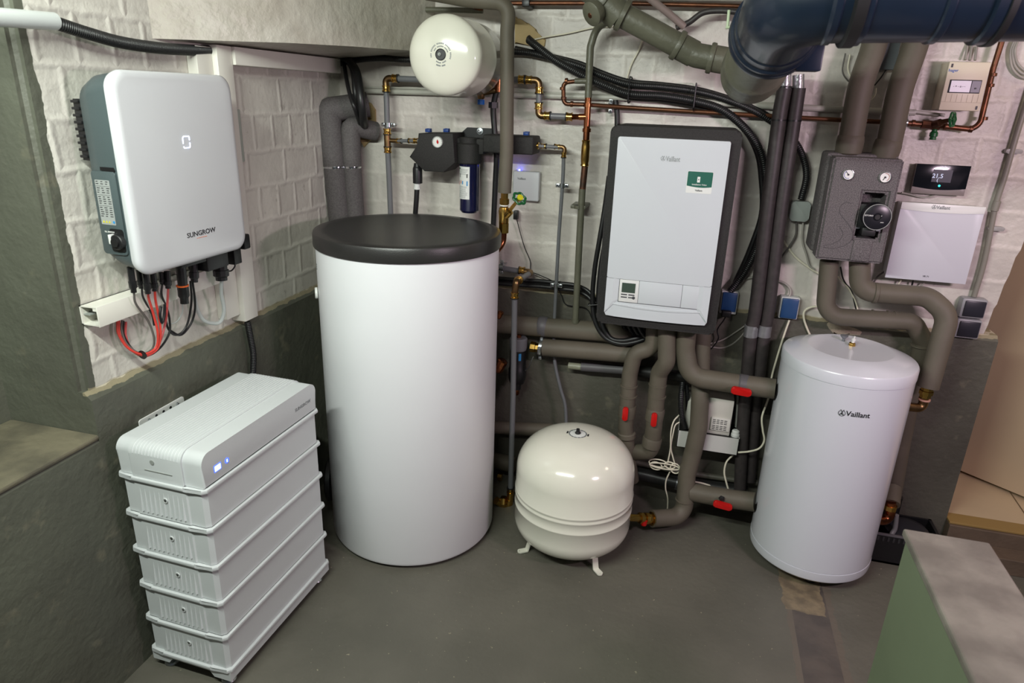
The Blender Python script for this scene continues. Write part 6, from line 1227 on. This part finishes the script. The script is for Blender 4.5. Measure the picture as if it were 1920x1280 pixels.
bm = BM(); prism(bm, [(xa-.012, z1-.002), (xa+.044, z1-.002), (xa+.044, zc_t-.01), (xa+.01, zc_t-.012), (xa-.008, zc_t-.035)], (0, -DQ+.03, 0), (1, 0, 0), (0, 0, 1), (0, .1, 0), .004, 2); obj('side_cover', bm, M('pump_cream', (198, 196, 186), .4), cp2)
bm = BM(); box(bm, (xb-.085, -DQ+.012, z1+.02), (xb-.004, -DQ+.022, z1+.082), .002); obj('front_cover', bm, M('pump_white', (214, 212, 204), .4), cp2)
bm = BM()
for r_ in range(6):
    z = z1+.026+(r_ % 3)*.008+(.028 if r_ > 2 else 0)
    for k in range(4): box(bm, (xb-.078+k*.016, -DQ+.0112, z), (xb-.066+k*.016, -DQ+.0125, z+.003))
obj('vent_slots', bm, ink, pb, False)
P = at(1379, 812, d=DQ-.03); bm = BM(); lathe(bm, [(.018, 0), (.018, .012), (.016, .014), (.016, .026), (.012, .030), (0, .030)], V(P.x, P.y, z1-.002), (0, 0, 1), 20); obj('white_knob', bm, plast, cp2)
bm = BM(); tube(bm, pts([(1382, 800, .1), (1384, 770, .1), (1385, 740, .1)]), .010, 14); obj('clear_tube', bm, M('cloudy_tube', (150, 152, 146), .25), cp2)
bl([(1280, 716, .15), (1277, 745, .17), (1278, 775, .17), (1285, 802, .16)], .0125, 'black ribbed hose dropping into the left of the condensate pump', rib=True)
bl([(1287, 720, .13), (1289, 745, .13), (1290, 770, .12)], .010, 'black ribbed hose just behind the left one by the condensate pump', rib=True)
th([(1273, 778, .16), (1263, 790, .18), (1258, 810, .19), (1257, 840, .19), (1253, 862, .19), (1251, 872, .19)], 'left white mains cable dropping left of the condensate pump', .0032)
th([(1274, 791, .16), (1266, 797, .17), (1262, 812, .18), (1258, 838, .18), (1262, 858, .18), (1265, 868, .18)], 'right white mains cable dropping left of the condensate pump', .0032)
bm = BM()
for k, (cx_, cy_, ax_, ay_) in enumerate(((1234, 868, 17, 7), (1230, 873, 11, 7), (1256, 872, 10, 6), (1266, 878, 9, 9), (1246, 874, 28, 5))):
    L_ = [(cx_+ax_*math.cos(2*PI*i/14), cy_+ay_*math.sin(2*PI*i/14)+.15*ax_*math.cos(2*PI*i/14), .19+.004*k) for i in range(15)]; tube(bm, spl(pts(L_), 4), .003, 8)
tag(obj('coiled_cable', bm, white_c), 'bundled loops of white cable hanging left of the condensate pump', 'cable')
th([(1256, 884, .18), (1249, 900, .18), (1248, 916, .18), (1252, 935, .18), (1251, 962, .17)], 'white cable end hanging below the bundled loops', .0032)

# ------------------------------------------------------------ lower right: sump with fittings
FS = -at(1660, 1056, z=0).y; cr0 = at(1660, 1003, d=FS); zr = cr0.z
sb = thing('sump_box', 'black open box on the floor behind the right cylinder', 'box', (2.62, -.2, 0))
xs0, xs1 = SX+SR+.012, at(1720, 1022, d=FS).x
bm = BM(); ww = .012
for lo, hi in (((xs0, -FS, 0), (xs1+.1, -FS+ww, zr)), ((xs0, -.05, 0), (xs1+.1, -.04, zr)), ((xs0, -FS, 0), (xs0+ww, -.04, zr)), ((xs1+.1-ww, -FS, 0), (xs1+.1, -.04, zr)), ((xs0, -FS, 0), (xs1+.1, -.04, .01))): box(bm, lo, hi)
obj('tub', bm, black, sb, False)
bm = BM(); box(bm, (xs0, -FS-.003, zr-.003), (xs1+.1, -FS+.012, zr+.004), .002); obj('rim', bm, M('rim_grey', (92, 90, 94), .4), sb)
bm = BM()
for k in range(12): box(bm, (xs0+.02+k*.02, -FS-.0025, zr-.028), (xs0+.028+k*.02, -FS, zr-.008))
obj('rim_slots', bm, M('rim_dark', (50, 50, 52), .4), sb, False)
P = at(1700, 1000, d=.2); bm = BM(); lathe(bm, [(.09, -.03), (.09, 0), (.075, .014), (.04, .02), (0, .021)], V(P.x+.02, -.14, zr-.012), (0, 0, 1), 36); obj('domed_cover', bm, M('dark_dome', (36, 36, 42), .3), sb)
bm = BM(); P0, P1 = at(1686, 930, d=.1), at(1684, 1000, d=.1); rod(bm, V(P0.x, -.1, .03), P0, .016, 18, ch=.003); P = V(P0.x-.018, -.11, P0.z-.01); rod(bm, V(P.x, -.11, .03), V(P.x, -.11, P0.z+.008), .012, 14); tag(obj('vent_stack', bm, black), 'two short black upright pipes behind the black floor box', 'pipe')
cf = root('copper_elbow', 'copper elbow fitting low at the right cylinder side', 'fitting', at(1666, 965, d=.2))
E1, E2, E3 = at(1670, 940, d=.2), at(1668, 978, d=.2), V(SX+SR-.008, -.24, at(1650, 970, d=.22).z)
bm = BM(); tube(bm, bend([E1, E2, E3], .03, 8), .021, 20); obj('elbow', bm, copper, cf)
bm = BM(); lathe(bm, [(.021, -.012), (.027, -.010), (.027, .010), (.021, .012)], at(1669, 950, d=.2), (0, 0, 1), 8); obj('nut', bm, brass, cf)
bm = BM(); tube(bm, pts([(1674, 915, .12), (1671, 945, .19)]), .034, 24); obj('insulation_end', bm, insul, cf)
bm = BM(); tube(bm, spl(pts([(1681, 965, .19), (1678, 990, .19), (1672, 1002, .2), (1680, 1008, .2)])), .010, 12); tag(obj('hose', bm, M('grey_hose', (120, 118, 120), .4)), 'grey hose dropping into the black floor box', 'hose')
